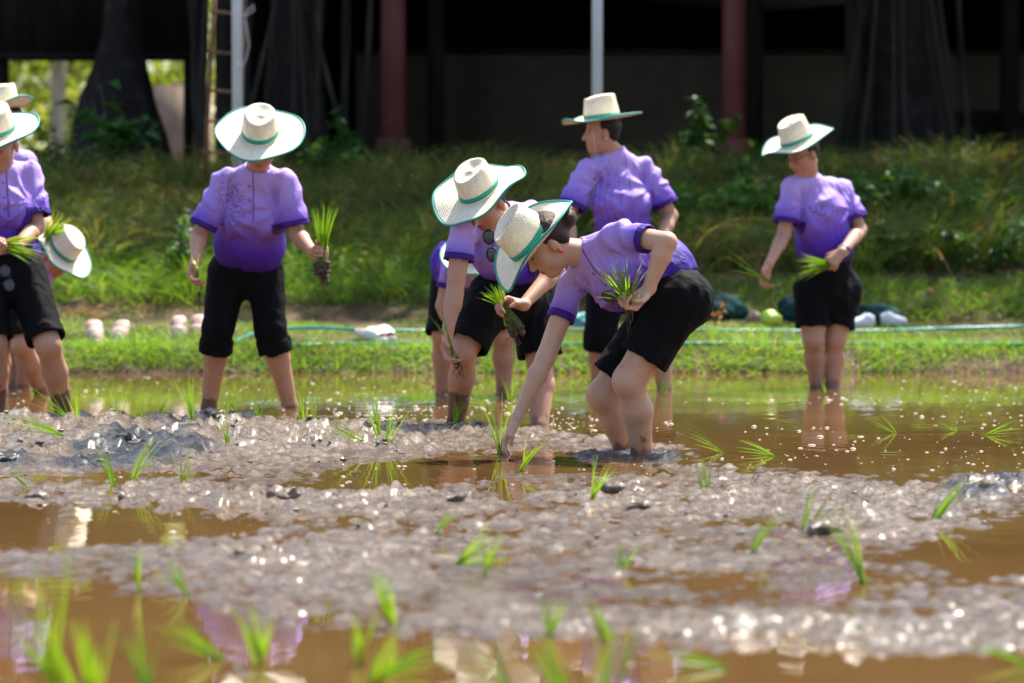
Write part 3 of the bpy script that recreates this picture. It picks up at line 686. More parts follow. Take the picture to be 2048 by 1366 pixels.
# bigger clods one can pick out
def clod(px, py, s, label, dark):
    dark = dark if dark >= .85 else dark * .35
    g = G(px, py); n = 14; b = MB().ball((0, 0, 0), (1, 1, 1), None, n); V = np.concatenate(b.V)
    rr = 1 + .6 * fbm(V[:, 0] * 1.6 + px, V[:, 2] * 1.6 + V[:, 1], 3, int(px)) + .16 * fbm(V[:, 0] * 5, V[:, 1] * 5 + V[:, 2] * 4, 2, 3)
    V = V * rr[:, None] * [s * 1.2, s, s * .75] * (1 + .25 * fbm(V[:, 0] * 3 + 7, V[:, 2] * 3 - V[:, 1] * 2, 3, 8))[:, None]; o = obj('mud_clod', V, np.concatenate(b.F), m_mud, attrs={'col': np.tile([dark, .02, 0], (len(V), 1))})
    o.location = (g[0], g[1], max(0, mz(g[0], g[1])) + s * .2); tag(o, label, 'mud clod', 'clods of mud standing out of the paddy')
for a in ((348, 853, .035, 'squarish brown clod at the left end of the dark mud ridge by the bending person', .25), (430, 850, .05, 'dark curled clod on top of the ridge below the person facing the camera', .85),
          (262, 897, .05, 'dark glossy clod with seedlings on both sides, left of the ridge', .95), (305, 900, .04, 'low dark clod just right of the glossy black one', .9),
          (15, 930, .045, 'black clod at the left edge of the picture', .95), (75, 998, .03, 'small grey clod on the strip left of the hat reflection', .5),
          (255, 1000, .025, 'small dark clod on the strip above the hat reflection', .7), (1285, 1020, .035, 'low grey clod in open mud right of the planted seedlings', .5),
          (1970, 985, .05, 'grey pointed clod near the right edge of the picture', .45), (1650, 1070, .04, 'brown clod at the foot of the tall leaning seedling', .2),
          (570, 1000, .045, 'grassy grey heap in the middle of the left mud flat', .3), (1230, 985, .04, 'flat clod in the water in front of the crouching planter', .4), (920, 1003, .03, 'dark low clod directly below the planted seedling', .7)): clod(*a)

# ---- leaf / blade builders
def blades(B, D, L, W, bend, col, seg=2, face=None, up=(0, 0, 1)):
    """B base, D unit direction, L length, W width, bend droop vector; returns V, F, colours"""
    n = len(B); t = np.linspace(0, 1, seg + 1); side = np.cross(D, face if face is not None else rng.normal(0, 1, (n, 3))); side /= np.linalg.norm(side, axis=1)[:, None] + 1e-9
    V = np.zeros((n, seg + 1, 2, 3))
    for i, a in enumerate(t):
        c = B + D * (L * a)[:, None] + bend * (L * a * a)[:, None]; wd = W * (1 - a ** 1.6) * .5 + .0004
        V[:, i, 0] = c - side * wd[:, None]; V[:, i, 1] = c + side * wd[:, None]
    k = (seg + 1) * 2; f = np.array([(2 * i, 2 * i + 1, 2 * i + 3, 2 * i + 2) for i in range(seg)])
    Fq = (f[None] + (np.arange(n) * k)[:, None, None]).reshape(-1, 4)
    return V.reshape(-1, 3), Fq, np.repeat(col, k, 0)
def leaves(B, D, L, W, col, nrmv=None, droop=.25):
    """ovate folded leaves, four triangles each"""
    n = len(B); nv = rng.normal(0, 1, (n, 3)) if nrmv is None else nrmv; side = np.cross(D, nv); side /= np.linalg.norm(side, axis=1)[:, None] + 1e-9; up = np.cross(side, D)
    pts = [(0, 0, 0), (.38, .5, .12), (.40, 0, -.02), (.38, -.5, .12), (1, 0, -droop)]
    V = np.stack([B + D * (L * a)[:, None] + side * (W * b)[:, None] + up * (L * c)[:, None] for a, b, c in pts], 1)
    f = np.array([(0, 2, 4, 1), (0, 3, 4, 2)]); Fq = (f[None] + (np.arange(n) * 5)[:, None, None]).reshape(-1, 4)
    return V.reshape(-1, 3), Fq, np.repeat(col, 5, 0)
def greens(n, a=(.055, .14, .018), b=(.12, .23, .03), dry=.0):
    t = rng.random((n, 1)); c = np.asarray(a) * (1 - t) + np.asarray(b) * t
    d = rng.random(n) < dry; c[d] = np.array([.24, .17, .07]) * rng.uniform(.6, 1.2, (d.sum(), 1)); return c
def grass_patch(x0, x1, y0, y1, n, l0, l1, w, col, lean=.35, clump=2.0, thr=.3, seg=2, bendz=-.3):
    x = rng.uniform(x0, x1, n * 2); y = rng.uniform(y0, y1, n * 2); k = vnoise(x * clump, y * clump, 60 + int(n) % 13) + rng.normal(0, .12, n * 2) > thr
    x, y = x[k][:n], y[k][:n]; n = len(x); B = np.stack([x, y, gz(x, y) - .01], 1)
    D = np.stack([rng.normal(0, lean, n), rng.normal(0, lean, n), np.ones(n)], 1); D /= np.linalg.norm(D, axis=1)[:, None]
    L = rng.uniform(l0, l1, n) * (.7 + .6 * vnoise(x * 1.3, y * 1.3, 71)); bend = np.stack([D[:, 0] * .8, D[:, 1] * .8, np.full(n, bendz)], 1)
    return blades(B, D, L, np.full(n, w) * rng.uniform(.7, 1.3, n), bend, greens(n, *col) * (.55 + .9 * vnoise(x * 2.1 + 5, y * 2.1, 83))[:, None], seg)
def joined(name, parts, mt, label, cat, kind='stuff', parent=None):
    V = []; Fq = []; C = []; o = 0
    for v, f, c in parts: V.append(v); Fq.append(f + o); C.append(c); o += len(v)
    ob = obj(name, np.concatenate(V), np.concatenate(Fq), mt, parent, True, {'col': np.concatenate(C)})
    return tag(ob, label, cat, kind=kind)
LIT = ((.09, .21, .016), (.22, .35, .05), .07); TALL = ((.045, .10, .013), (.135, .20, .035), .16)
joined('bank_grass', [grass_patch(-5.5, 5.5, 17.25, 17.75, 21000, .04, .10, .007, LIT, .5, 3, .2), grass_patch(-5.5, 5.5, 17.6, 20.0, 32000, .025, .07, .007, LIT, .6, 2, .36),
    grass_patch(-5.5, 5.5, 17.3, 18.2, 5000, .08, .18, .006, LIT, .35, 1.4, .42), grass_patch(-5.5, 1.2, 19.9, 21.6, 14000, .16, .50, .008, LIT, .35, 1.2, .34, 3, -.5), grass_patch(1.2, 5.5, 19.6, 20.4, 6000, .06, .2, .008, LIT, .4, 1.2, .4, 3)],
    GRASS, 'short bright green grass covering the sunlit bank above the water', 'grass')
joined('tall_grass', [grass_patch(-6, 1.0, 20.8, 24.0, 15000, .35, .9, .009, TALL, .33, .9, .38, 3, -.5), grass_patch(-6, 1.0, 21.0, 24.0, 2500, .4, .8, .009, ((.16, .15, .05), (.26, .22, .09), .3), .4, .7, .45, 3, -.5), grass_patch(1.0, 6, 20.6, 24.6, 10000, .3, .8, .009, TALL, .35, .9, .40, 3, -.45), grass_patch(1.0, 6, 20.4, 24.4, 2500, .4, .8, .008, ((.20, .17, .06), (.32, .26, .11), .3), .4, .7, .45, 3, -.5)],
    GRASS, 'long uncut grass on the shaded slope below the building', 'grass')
def tussocks(x0, x1, y0, y1, n, per, l0, l1, col):
    X = np.repeat(rng.uniform(x0, x1, n), per); Y = np.repeat(rng.uniform(y0, y1, n), per); m = n * per
    D = np.stack([rng.normal(0, .30, m), rng.normal(0, .30, m), np.ones(m)], 1); D /= np.linalg.norm(D, axis=1)[:, None]
    x = X + rng.normal(0, .05, m); y = Y + rng.normal(0, .05, m); L = np.repeat(rng.uniform(l0, l1, n), per) * rng.uniform(.5, 1.1, m)
    return blades(np.stack([x, y, gz(x, y) - .01], 1), D, L, np.full(m, .009) * rng.uniform(.6, 1.3, m), np.stack([D[:, 0] * 1.1, D[:, 1] * 1.1, np.full(m, -.5)], 1), greens(m, *col) * np.repeat(rng.uniform(.6, 1.3, n), per)[:, None], 4)
joined('grass_tussocks', [tussocks(-5.5, 5.5, 20.4, 24.4, 70, 70, .5, 1.0, ((.07, .14, .016), (.17, .25, .04), .1)), tussocks(-5.5, 5.5, 20.6, 24.6, 34, 60, .5, 1.0, ((.19, .18, .06), (.32, .27, .11), .3)), tussocks(-5.5, 1.0, 20.1, 21.3, 30, 60, .35, .7, LIT)],
    GRASS, 'tall loose tussocks of wild grass standing out of the slope', 'grass')
joined('dry_litter', [grass_patch(-5, 5, 19.7, 20.4, 2600, .06, .22, .008, ((.22, .13, .06), (.34, .22, .11), 0), 1.6, 1.0, .45, 2, -.6), grass_patch(1.5, 6, 23.5, 25.5, 2600, .08, .3, .02, ((.22, .11, .04), (.34, .2, .09), 0), 1.6, 1.0, .4, 2, -.6)],
    GRASS, 'dry brown straw and fallen leaves along the soil edge', 'dry grass')

print('setting', time.time() - T0)

# ---- building with columns
def px2x(px, Y): return (px - CX) / F * Y
m_wall = mat('plaster_wall', rough=.9, spec=.2); q = NB(m_wall); co = q.coord()
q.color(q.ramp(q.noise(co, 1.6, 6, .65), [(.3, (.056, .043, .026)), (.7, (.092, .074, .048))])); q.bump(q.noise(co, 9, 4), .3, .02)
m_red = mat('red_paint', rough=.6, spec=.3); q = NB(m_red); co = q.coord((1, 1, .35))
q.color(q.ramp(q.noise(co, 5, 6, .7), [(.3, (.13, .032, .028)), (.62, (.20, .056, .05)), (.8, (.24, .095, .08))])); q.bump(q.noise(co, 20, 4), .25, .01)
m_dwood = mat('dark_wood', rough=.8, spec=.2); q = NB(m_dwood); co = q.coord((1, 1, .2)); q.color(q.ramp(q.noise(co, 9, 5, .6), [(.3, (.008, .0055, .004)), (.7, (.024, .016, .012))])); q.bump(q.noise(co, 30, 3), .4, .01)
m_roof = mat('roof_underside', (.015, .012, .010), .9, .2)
bld = empty('building', (1.5, 30, 1.3)); tag(bld, 'dark open building with red columns behind the bank', 'building')
def part(name, lo, hi, mt, parent=None, off=(1.5, 30, 1.3), bev=0):
    b = MB().box(np.array(lo) - off, np.array(hi) - off); return b.build(name, mt, parent, False)
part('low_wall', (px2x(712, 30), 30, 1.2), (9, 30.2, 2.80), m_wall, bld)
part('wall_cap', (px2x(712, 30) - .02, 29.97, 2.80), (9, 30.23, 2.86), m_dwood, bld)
part('back_wall', (-2.75, 37, 1.2), (9, 37.2, 4.7), mat('interior_shade', (.0022, .002, .0018), .95, .05), bld); part('side_wall', (-2.95, 28.3, 1.2), (-2.75, 37.2, 4.7), m_dwood, bld); part('side_wall', (9, 26.6, 1.2), (9.2, 37.2, 4.7), m_dwood, bld)  # back wall painted near black to stand in for the deep interior shade
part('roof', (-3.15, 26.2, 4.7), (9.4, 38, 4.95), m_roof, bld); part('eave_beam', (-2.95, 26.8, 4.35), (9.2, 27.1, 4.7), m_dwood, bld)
for px, lb in ((787, None), (1467, None), (1467 + 680, None)):
    x = px2x(px, 27); c = MB().lathe([(.001, 1.2), (.118, 1.2), (.118, 4.36), (.001, 4.36)], 20, np.array([x, 27, 0]) - (1.5, 30, 1.3)); col = c.build('column', m_red, bld)
    b = MB(); b.box(np.array([x - .18, 26.82, 1.1]) - (1.5, 30, 1.3), np.array([x + .18, 27.18, 1.62]) - (1.5, 30, 1.3)); b.box(np.array([x - .155, 26.845, 1.62]) - (1.5, 30, 1.3), np.array([x + .155, 27.155, 1.80]) - (1.5, 30, 1.3)); b.build('pedestal', m_red, col, False)
for px in (872, 1508, 2020): x = px2x(px, 29.4); part('post', (x - .09, 29.4, 1.2), (x + .09, 29.58, 4.7), m_dwood, bld)
for k in range(12):
    x = 4.55 + .28 * k; part('plank', (x, 29.90 - .02 * (k % 2), 1.25), (x + .26, 29.94 - .02 * (k % 2), 2.2 + .05 * math.sin(k * 3)), m_dwood, bld)
pav = empty('pavilion', (-4.4, 28, 1.3)); tag(pav, 'dark wooden pavilion with low eave and sunlit gap below it at the left', 'pavilion'); po = (-4.4, 28, 1.3)
part('fascia', (-7, 27.9, 2.68), (-2.98, 28.0, 4.5), m_dwood, pav, po); part('roof', (-7.2, 27.4, 4.5), (-2.97, 34, 4.68), m_roof, pav, po)
part('post', (px2x(-12, 28), 28.02, 1.2), (px2x(14, 28), 28.2, 4.5), m_dwood, pav, po); part('post', (px2x(368, 28), 28.02, 1.2), (px2x(384, 28), 28.2, 4.5), m_dwood, pav, po); part('beam', (-7, 27.86, 2.6), (-2.98, 28.02, 2.68), m_dwood, pav, po)
m_tan = mat('tan_wall', rough=.9); q = NB(m_tan); q.color(q.ramp(q.noise(q.coord((1, 1, .5)), 3, 5, .6), [(.35, (.20, .12, .075)), (.65, (.36, .27, .19))]))
g = empty('garden_wall', (px2x(332, 40), 40, 1.4)); tag(g, 'sunlit tan weathered wall seen through the gap under the pavilion', 'wall')
part('wall_face', (px2x(306, 40), 40, 1.2), (px2x(420, 40), 40.4, 3.05), m_tan, g, (px2x(332, 40), 40, 1.4)); part('coping', (px2x(345, 40), 39.98, 3.05), (px2x(420, 40), 40.4, 3.09), m_tan, g, (px2x(332, 40), 40, 1.4))

# ---- trees
m_bark = mat('bark', rough=.9, spec=.2); q = NB(m_bark); co = q.coord((1, 1, .6)); q.color(q.ramp(q.noise(co, 9, 6, .65), [(.3, (.010, .008, .007)), (.55, (.024, .019, .016)), (.75, (.060, .050, .042))])); q.bump(q.noise(co, 16, 5, .7), .9, .05)
m_rootb = mat('root_bark', rough=.9, spec=.2); q = NB(m_rootb); co = q.coord((1, 1, .15)); q.color(q.ramp(q.noise(co, 7, 5, .6), [(.35, (.012, .010, .008)), (.6, (.034, .028, .022)), (.75, (.085, .070, .056))])); q.bump(q.noise(co, 16, 5, .7), .9, .04)
m_barkp = mat('pale_bark', rough=.9, spec=.2); q = NB(m_barkp); co = q.coord((1, 1, .3)); q.color(q.ramp(q.noise(co, 5, 5, .6), [(.3, (.28, .24, .18)), (.7, (.48, .43, .35))]))
def stem_path(x, y, z0, z1, dx=0, dy=0, wob=.05, n=10, sd=0):
    t = np.linspace(0, 1, n); r = np.random.default_rng(int(sd)); a, b = r.uniform(0, 6, 2)
    return np.stack([x + dx * t + wob * np.sin(t * 4 + a), y + dy * t + wob * np.sin(t * 3 + b), z0 + (z1 - z0) * t], 1)
def crown(parent, off, c, rad, n, size, a, b, holes=.42):
    p = rng.normal(0, 1, (n * 3, 3)); p /= np.linalg.norm(p, axis=1)[:, None]; p *= rng.random((n * 3, 1)) ** .4
    k = (vnoise(p[:, 0] * 2.6 + c[0], p[:, 1] * 2.6 + p[:, 2] * 2.2, 91) + .25 * rng.random(n * 3)) > holes; p = p[k][:n]; n = len(p)
    D = rng.normal(0, 1, (n, 3)) + [0, 0, -.35]; D /= np.linalg.norm(D, axis=1)[:, None]; L = rng.uniform(.6, 1.3, n) * size
    v, f, cc = leaves(p * rad + c - off, D, L, L * .55, greens(n, a, b)); return obj('crown', v, f, LEAF, parent, False, {'col': cc})
def tree(name, base, stems, cr, label, bark=m_bark, leaf=((.03, .08, .012), (.07, .15, .02)), size=.2, n=7000, limbs=5):
    base = np.asarray(base, float); t = empty(name, base); tag(t, label, 'tree')
    for s_ in stems:
        if len(s_) == 2:                                            # trunk: fluted, lumpy
            tt_ = np.linspace(0, 1, 40); pp_ = np.stack([np.interp(tt_, np.linspace(0, 1, len(s_[0])), s_[0][:, a_]) for a_ in range(3)], 1); rr_ = np.interp(tt_, np.linspace(0, 1, len(s_[0])), np.broadcast_to(s_[1], (len(s_[0]),)))
            mb_ = MB().tube(pp_ - base, rr_, 28); V_ = mb_.V[0]; cen = np.repeat(pp_ - base, 28, 0); dv = V_[:len(cen)] - cen; an_ = np.arctan2(dv[:, 1], dv[:, 0])
            V_[:len(cen)] = cen + dv * (1 + .32 * fbm(np.cos(an_) * 1.2 + 9, np.sin(an_) * 1.2 + cen[:, 2] * 1.3, 4, 5))[:, None]; mb_.build('trunk', bark, t); continue
        MB().tube(s_[0] - base, s_[1], 10).build(s_[2] if len(s_) > 2 else 'trunk', m_rootb if len(s_) > 2 else bark, t)
    top = stems[0][0][-1]
    for c, rad in cr:
        c = np.array(c, float); crown(t, base, c, np.array(rad), n // len(cr), size, *leaf)
        for k in range(limbs):
            e = c + rng.normal(0, .4, 3) * rad; m_ = (top + e) / 2 + rng.normal(0, .3, 3); tt = np.linspace(0, 1, 8)[:, None]
            MB().tube((top * (1 - tt) ** 2 + 2 * m_ * tt * (1 - tt) + e * tt ** 2) - base, np.linspace(.11, .025, 8), 7).build('limb', bark, t)
    return t
# banyan with hanging roots in the middle left
st = []; x = px2x(600, 26.3); st.append((stem_path(x, 26.1, 1.2, 5.5, .1, .2, .04, 14, 1), np.linspace(.30, .22, 14)))
for px0, px1, r, yy_ in ((392, 390, .10, 25.6), (415, 405, .06, 25.5), (528, 560, .045, 25.3), (548, 545, .05, 25.5), (580, 572, .05, 25.2), (655, 560, .03, 25.2), (640, 655, .06, 25.4), (690, 672, .07, 25.6), (728, 735, .045, 25.4), (500, 520, .05, 25.8), (610, 600, .04, 25.1), (700, 520, .035, 25.15), (480, 640, .035, 25.05), (450, 470, .12, 26.0)):
    xa, xb = px2x(px0, yy_), px2x(px1, yy_); st.append((stem_path(xa, yy_, float(gz(xa, yy_)) - .1, 5.0, xb - xa, .2, .05, 14, px0), np.linspace(r * .70, r * .38, 14) * (1 + .2 * np.sin(np.arange(14) * 1.7 + px0)), 'aerial_root'))
tree('banyan_tree', (x, 26.2, 1.3), st, [((-3.2, 26.8, 6.6), (2.6, 2.4, 1.9)), ((-.6, 26.0, 6.9), (2.5, 2.5, 1.9))], 'banyan with many thin hanging roots left of the first red column', n=9000)
st = []; x = px2x(1800, 26.2); st.append((stem_path(x, 26.3, 1.2, 5.5, 0, .2, .04, 14, 2), np.concatenate([[.62, .55, .50, .45, .42, .44], np.linspace(.44, .36, 8)])))
for px0, px1, r, yy_ in ((1680, 1755, .040, 25.7), (1748, 1762, .026, 25.5), (1776, 1778, .022, 25.4), (1822, 1782, .042, 25.5), (1716, 1700, .07, 25.9), (1660, 1840, .03, 25.4), (1930, 1770, .028, 25.45), (1700, 1800, .022, 25.3), (1905, 1868, .05, 25.8), (1885, 1800, .05, 25.6), (1940, 1915, .03, 26.0)):
    xa, xb = px2x(px0, yy_), px2x(px1, yy_); st.append((stem_path(xa, yy_, float(gz(xa, yy_)) - .1, 5.0, xb - xa, .3, .045, 14, px0), np.linspace(r * 1.1, r * .5, 14) * (1 + .2 * np.sin(np.arange(14) * 1.7 + px0)), 'aerial_root'))
tree('banyan_tree', (x, 26.2, 1.3), st, [((2.2, 24.7, 6.8), (2.4, 2.5, 1.9)), ((5.0, 24.6, 6.6), (2.6, 2.4, 1.9))], 'banyan with a broad root-wrapped trunk at the right', n=9000)
x = px2x(243, 27); tree('old_tree', (x, 27, 1.3), [(stem_path(x, 27, 1.15, 4.8, .02, .1, .02, 14, 4), np.array([.58, .53, .47, .41, .33, .245, .21, .20, .20, .20, .20, .20, .20, .20]))],
    [((-5.6, 27.3, 6.6), (2.2, 2.2, 1.8))], 'thick dark trunk flaring at its foot in the gap under the pavilion', n=4500)
for px, Y, r, dxx, cz, lb in ((62, 46, .20, -.9, 5.2, 'leaning pale trunk in the sunlit garden, left part of the gap'), (112, 52, .17, .1, 5.4, 'straight pale trunk in the sunlit garden, middle of the gap'), (140, 58, .2, .0, 5.6, 'farthest pale trunk in the sunlit garden')):
    x = px2x(px, Y); tree('garden_tree', (x, Y, 1.4), [(stem_path(x, Y, 1.3, 4.6, dxx, 0, .03, 10, px), np.linspace(r, r * .7, 10))], [((x + dxx, Y, cz), (2.2, 1.8, 1.4))], lb, m_barkp, ((.16, .24, .03), (.30, .36, .06)), .22, 1800, 4)
joined('garden_foliage', [leaves(np.stack([rng.uniform(-16, -4, 9000), rng.uniform(52, 66, 9000), 1.4 + 4.2 * rng.random(9000) ** 1.3], 1), (lambda d: d / np.linalg.norm(d, axis=1)[:, None])(rng.normal(0, 1, (9000, 3))), np.full(9000, .34), np.full(9000, .22), greens(9000, (.14, .22, .03), (.34, .38, .07)))],
    LEAF, 'sunlit yellow green foliage far behind the gap under the pavilion', 'foliage')

# ---- bushes, saplings and weeds on the slope
def bush(px, py, Y, wd, ht, n, ls, lb, col=((.04, .12, .015), (.09, .20, .03)), name='leafy_bush', flow=None, cat='bush', aspect=.62):
    x = px2x(px, Y); z = float(gz(x, Y)); b = np.array([x, Y, z]); t = empty(name, b); tag(t, lb, cat)
    ns = max(4, int(wd * 12)); tips = []; mb = MB()
    for k in range(ns):
        e = np.array([rng.normal(0, wd * .33), rng.normal(0, wd * .28), ht * rng.uniform(.5, 1)]); tt = np.linspace(0, 1, 6)[:, None]; m_ = np.array([e[0] * .25, e[1] * .25, e[2] * .55])
        path = 2 * m_ * tt * (1 - tt) + e * tt ** 2; mb.tube(path, np.linspace(.008, .003, 6), 5); tips.append(path)
    mb.build('stem', mat('green_stem', (.06, .09, .02), .6), t)
    k = rng.integers(0, ns, n); a = rng.beta(2.4, 1.3, n); path = np.array(tips); i = np.clip((a * 5).astype(int), 0, 4); fr_ = (a * 5 - i)[:, None]
    B = path[k, i] * (1 - fr_) + path[k, i + 1] * fr_ + rng.normal(0, wd * .05, (n, 3)); D = np.stack([rng.normal(0, 1, n), rng.normal(0, 1, n), rng.normal(.15, .4, n)], 1); D /= np.linalg.norm(D, axis=1)[:, None]
    nv = np.tile([0, 0, 1.0], (n, 1)) + rng.normal(0, .35, (n, 3)); L = rng.uniform(.6, 1.25, n) * ls
    v, f, c = leaves(B, D, L, L * aspect, greens(n, *col), nv); obj('foliage', v, f, LEAF, t, False, {'col': c})
    if flow:
        for _ in range(flow[1]): p = tips[rng.integers(0, ns)][rng.integers(3, 6)] + rng.normal(0, .03, 3); MB().ball(p, (.012, .012, .014), None, 6).build('flower', mat('flower_' + flow[0], flow[2], .5), t)
    return t
bush(352, 450, 20.3, .34, .58, 330, .05, 'light green weed with small purple flowers beside the person facing the camera', ((.09, .22, .03), (.17, .33, .05)), 'flowering_weed', ('purple', 16, (.22, .10, .5)), 'weed')
bush(225, 250, 24.2, .75, .95, 120, .19, 'broad leaved sapling in front of the thick dark trunk', ((.03, .10, .02), (.07, .18, .03)), 'sapling', None, 'sapling', .5)
bush(110, 300, 23.5, .7, .6, 420, .08, 'bushy undergrowth at the left edge below the sunlit gap', ((.03, .10, .02), (.08, .17, .03)))
bush(690, 290, 24.8, .55, .62, 300, .10, 'dark bush left of the foot of the first red column')
bush(720, 330, 24.2, .5, .4, 220, .11, 'low broad leaved bush under the first red column')
bush(640, 315, 23.8, .35, .45, 110, .12, 'pale large leaved weed to the right of the facing person', ((.05, .13, .03), (.10, .20, .06)))
bush(1405, 330, 24.6, .5, .85, 420, .09, 'tall dark bush at the left of the second red column')
bush(1420, 460, 21.6, .75, .48, 430, .10, 'broad leaved bright bush behind the arm of the standing people', ((.05, .15, .02), (.11, .25, .04)))
bush(1520, 470, 21.4, .65, .50, 400, .10, 'broad leaved bush left of the person with the wristwatch', ((.05, .15, .02), (.11, .25, .04)))
bush(1350, 500, 21.2, .5, .42, 260, .08, 'small bush just behind the crouching back')
bush(1790, 430, 22.0, .8, .55, 480, .09, 'bush right of the person with the wristwatch', ((.04, .13, .02), (.09, .21, .035)))
bush(1920, 440, 21.8, .85, .48, 460, .08, 'wide bush towards the right edge of the picture', ((.04, .12, .02), (.08, .19, .03)))
bush(1760, 560, 20.7, .6, .38, 320, .07, 'dark low bush above the green tarps at the right')
bush(1980, 540, 20.6, .7, .42, 320, .07, 'low bush at the right edge above the hose')
bush(1450, 400, 23.2, .7, .45, 300, .08, 'bush in front of the pedestal of the second red column')
bush(2035, 380, 23.4, .5, .5, 260, .07, 'brownish dry bush at the far right by the planks', ((.10, .09, .03), (.19, .15, .06)))
bush(1130, 480, 21.5, .8, .4, 300, .08, 'bush between the two tall standing people')
def stalk(px, py0, px1, py1, Y, lb):
    a = P(px, py0, Y); b = P(px1, py1, Y - .1); t = empty('seed_stalk', a); tag(t, lb, 'grass stalk'); tt = np.linspace(0, 1, 9)[:, None]; m_ = (a + b) / 2 + [0.03, 0, .06]
    pth = a * (1 - tt) ** 2 + 2 * m_ * tt * (1 - tt) + b * tt ** 2 - a; MB().tube(pth, np.linspace(.004, .0022, 9), 5).build('stem', mat('dry_stem', (.25, .22, .08), .7), t)
    n = 40; B = pth[-1] + rng.uniform(-.09, .0, (n, 1)) * nrm(pth[-1] - pth[-3]); D = nrm(pth[-1] - pth[-3]) + rng.normal(0, .4, (n, 3)); D /= np.linalg.norm(D, axis=1)[:, None]
    v, f, c = blades(B, D, np.full(n, .03), np.full(n, .005), D * 0, np.tile([.40, .30, .15], (n, 1))); obj('seed_head', v, f, GRASS, t, True, {'col': c})
stalk(1932, 632, 1872, 498, 19.6, 'tall seed stalk leaning left beside the right bushes'); stalk(1862, 620, 1860, 575, 19.5, 'short seed stalk left of the tall leaning one'); stalk(2010, 640, 1968, 590, 19.4, 'drooping seed stalk at the right above the hose')
stalk(1525, 430, 1508, 355, 22.4, 'dry seed stalk in front of the second column'); stalk(1745, 360, 1752, 300, 23, 'thin stalk behind the shoulder of the right person')

# ---- poles, ladder, rope
m_pole = mat('white_pipe', rough=.45); q = NB(m_pole); co = q.coord((1, 1, .25)); q.color(q.ramp(q.noise(co, 7, 5, .65), [(.30, (.36, .33, .29)), (.45, (.60, .63, .67)), (.7, (.72, .75, .80))]))
m_rust = mat('rusty_iron', rough=.8); q = NB(m_rust); q.color(q.ramp(q.noise(q.coord(), 14, 5, .6), [(.3, (.10, .04, .022)), (.7, (.24, .11, .06))]))
YP = 21.6
def pole(px, lb):
    x = px2x(px, YP); z = float(gz(x, YP)) - .15; t = empty('white_pole', (x, YP, z)); tag(t, lb, 'pole')
    MB().lathe([(.001, 0), (.041, 0), (.041, 2.4), (.0435, 2.41), (.0435, 2.52), (.041, 2.53), (.041, 4.6), (.001, 4.6)], 18).build('pipe', m_pole, t)
    MB().lathe([(.044, 2.2), (.047, 2.2), (.047, 2.225), (.044, 2.225)], 18).build('clamp', m_rust, t)
pole(476, 'white pole with the rusty ladder tied to it'); pole(1194, 'white pole rising behind the hat of the person looking left')
o = P(420, 340, YP - .05); t = empty('ladder', o); tag(t, 'rusty iron ladder standing beside the left white pole', 'ladder')
for pa, pb in (((408, 360), (432, -60)), ((478, 360), (490, -60))): MB().tube(np.array([P(*pa, YP + .06), P((pa[0] + pb[0]) / 2, 150, YP + .07), P(*pb, YP + .08)]) - o, .017, 8).build('rail', m_rust, t)
for y in (-40, 25, 105, 182, 243, 305): xa = 408 + (360 - y) / 420 * 24; xb = 478 + (360 - y) / 420 * 12; MB().tube(np.array([P(xa - 6, y - 2, YP + .05), P(xb + 4, y + 5, YP + .05)]) - o, .012, 8).build('rung', m_rust, t)
pts_ = [(462, 26), (476, 30), (490, 30), (497, 18), (507, 10), (508, 20), (498, 28), (490, 32), (494, 60), (498, 90), (492, 118), (486, 132), (472, 130)]
ro = P(476, 30, YP - .06); MB().tube(np.array([P(a, b, YP - .055) for a, b in pts_]) - ro, .004, 6).build('rope', m_string); R_ = bpy.data.objects['rope']; R_.location = tuple(ro); tag(R_, 'pale cord knotted around the left white pole', 'rope')

# ---- hose, slippers, tarps and small things on the bank
m_hose = mat('teal_hose', (.02, .33, .27), .35)
def hose(pts, lb, hh=.032):
    ctr = np.array(pts, float); t = np.linspace(0, len(ctr) - 1, 140); px = np.interp(t, np.arange(len(ctr)), ctr[:, 0]); py = np.interp(t, np.arange(len(ctr)), ctr[:, 1])
    pp = []
    for a, b in zip(px, py):
        pp.append(on_bank(a, b, hh))
    pp = np.array(pp); k = np.ones(9) / 9
    for a in range(3): pp[4:-4, a] = np.convolve(pp[:, a], k, 'valid')
    ob = MB().tube(pp - pp[0], .0105, 8).build('garden_hose', m_hose); ob.location = tuple(pp[0]); tag(ob, lb, 'hose')
hose([(470, 684), (492, 672), (520, 664), (560, 657), (640, 655), (720, 660), (860, 662), (1000, 662), (1150, 660), (1300, 661), (1450, 661), (1600, 662), (1750, 662), (1850, 658), (1950, 655), (2080, 652)], 'teal garden hose lying along the top of the bank')
hose([(560, 690), (700, 687), (860, 685), (1100, 688), (1480, 686), (1700, 687), (1900, 688), (2080, 688)], 'lower teal hose half sunk in the grass nearest the water', .014)
m_pink = mat('pink_foam', (.50, .34, .29), .6); m_pinkd = mat('pink_insole', (.33, .21, .18), .6)
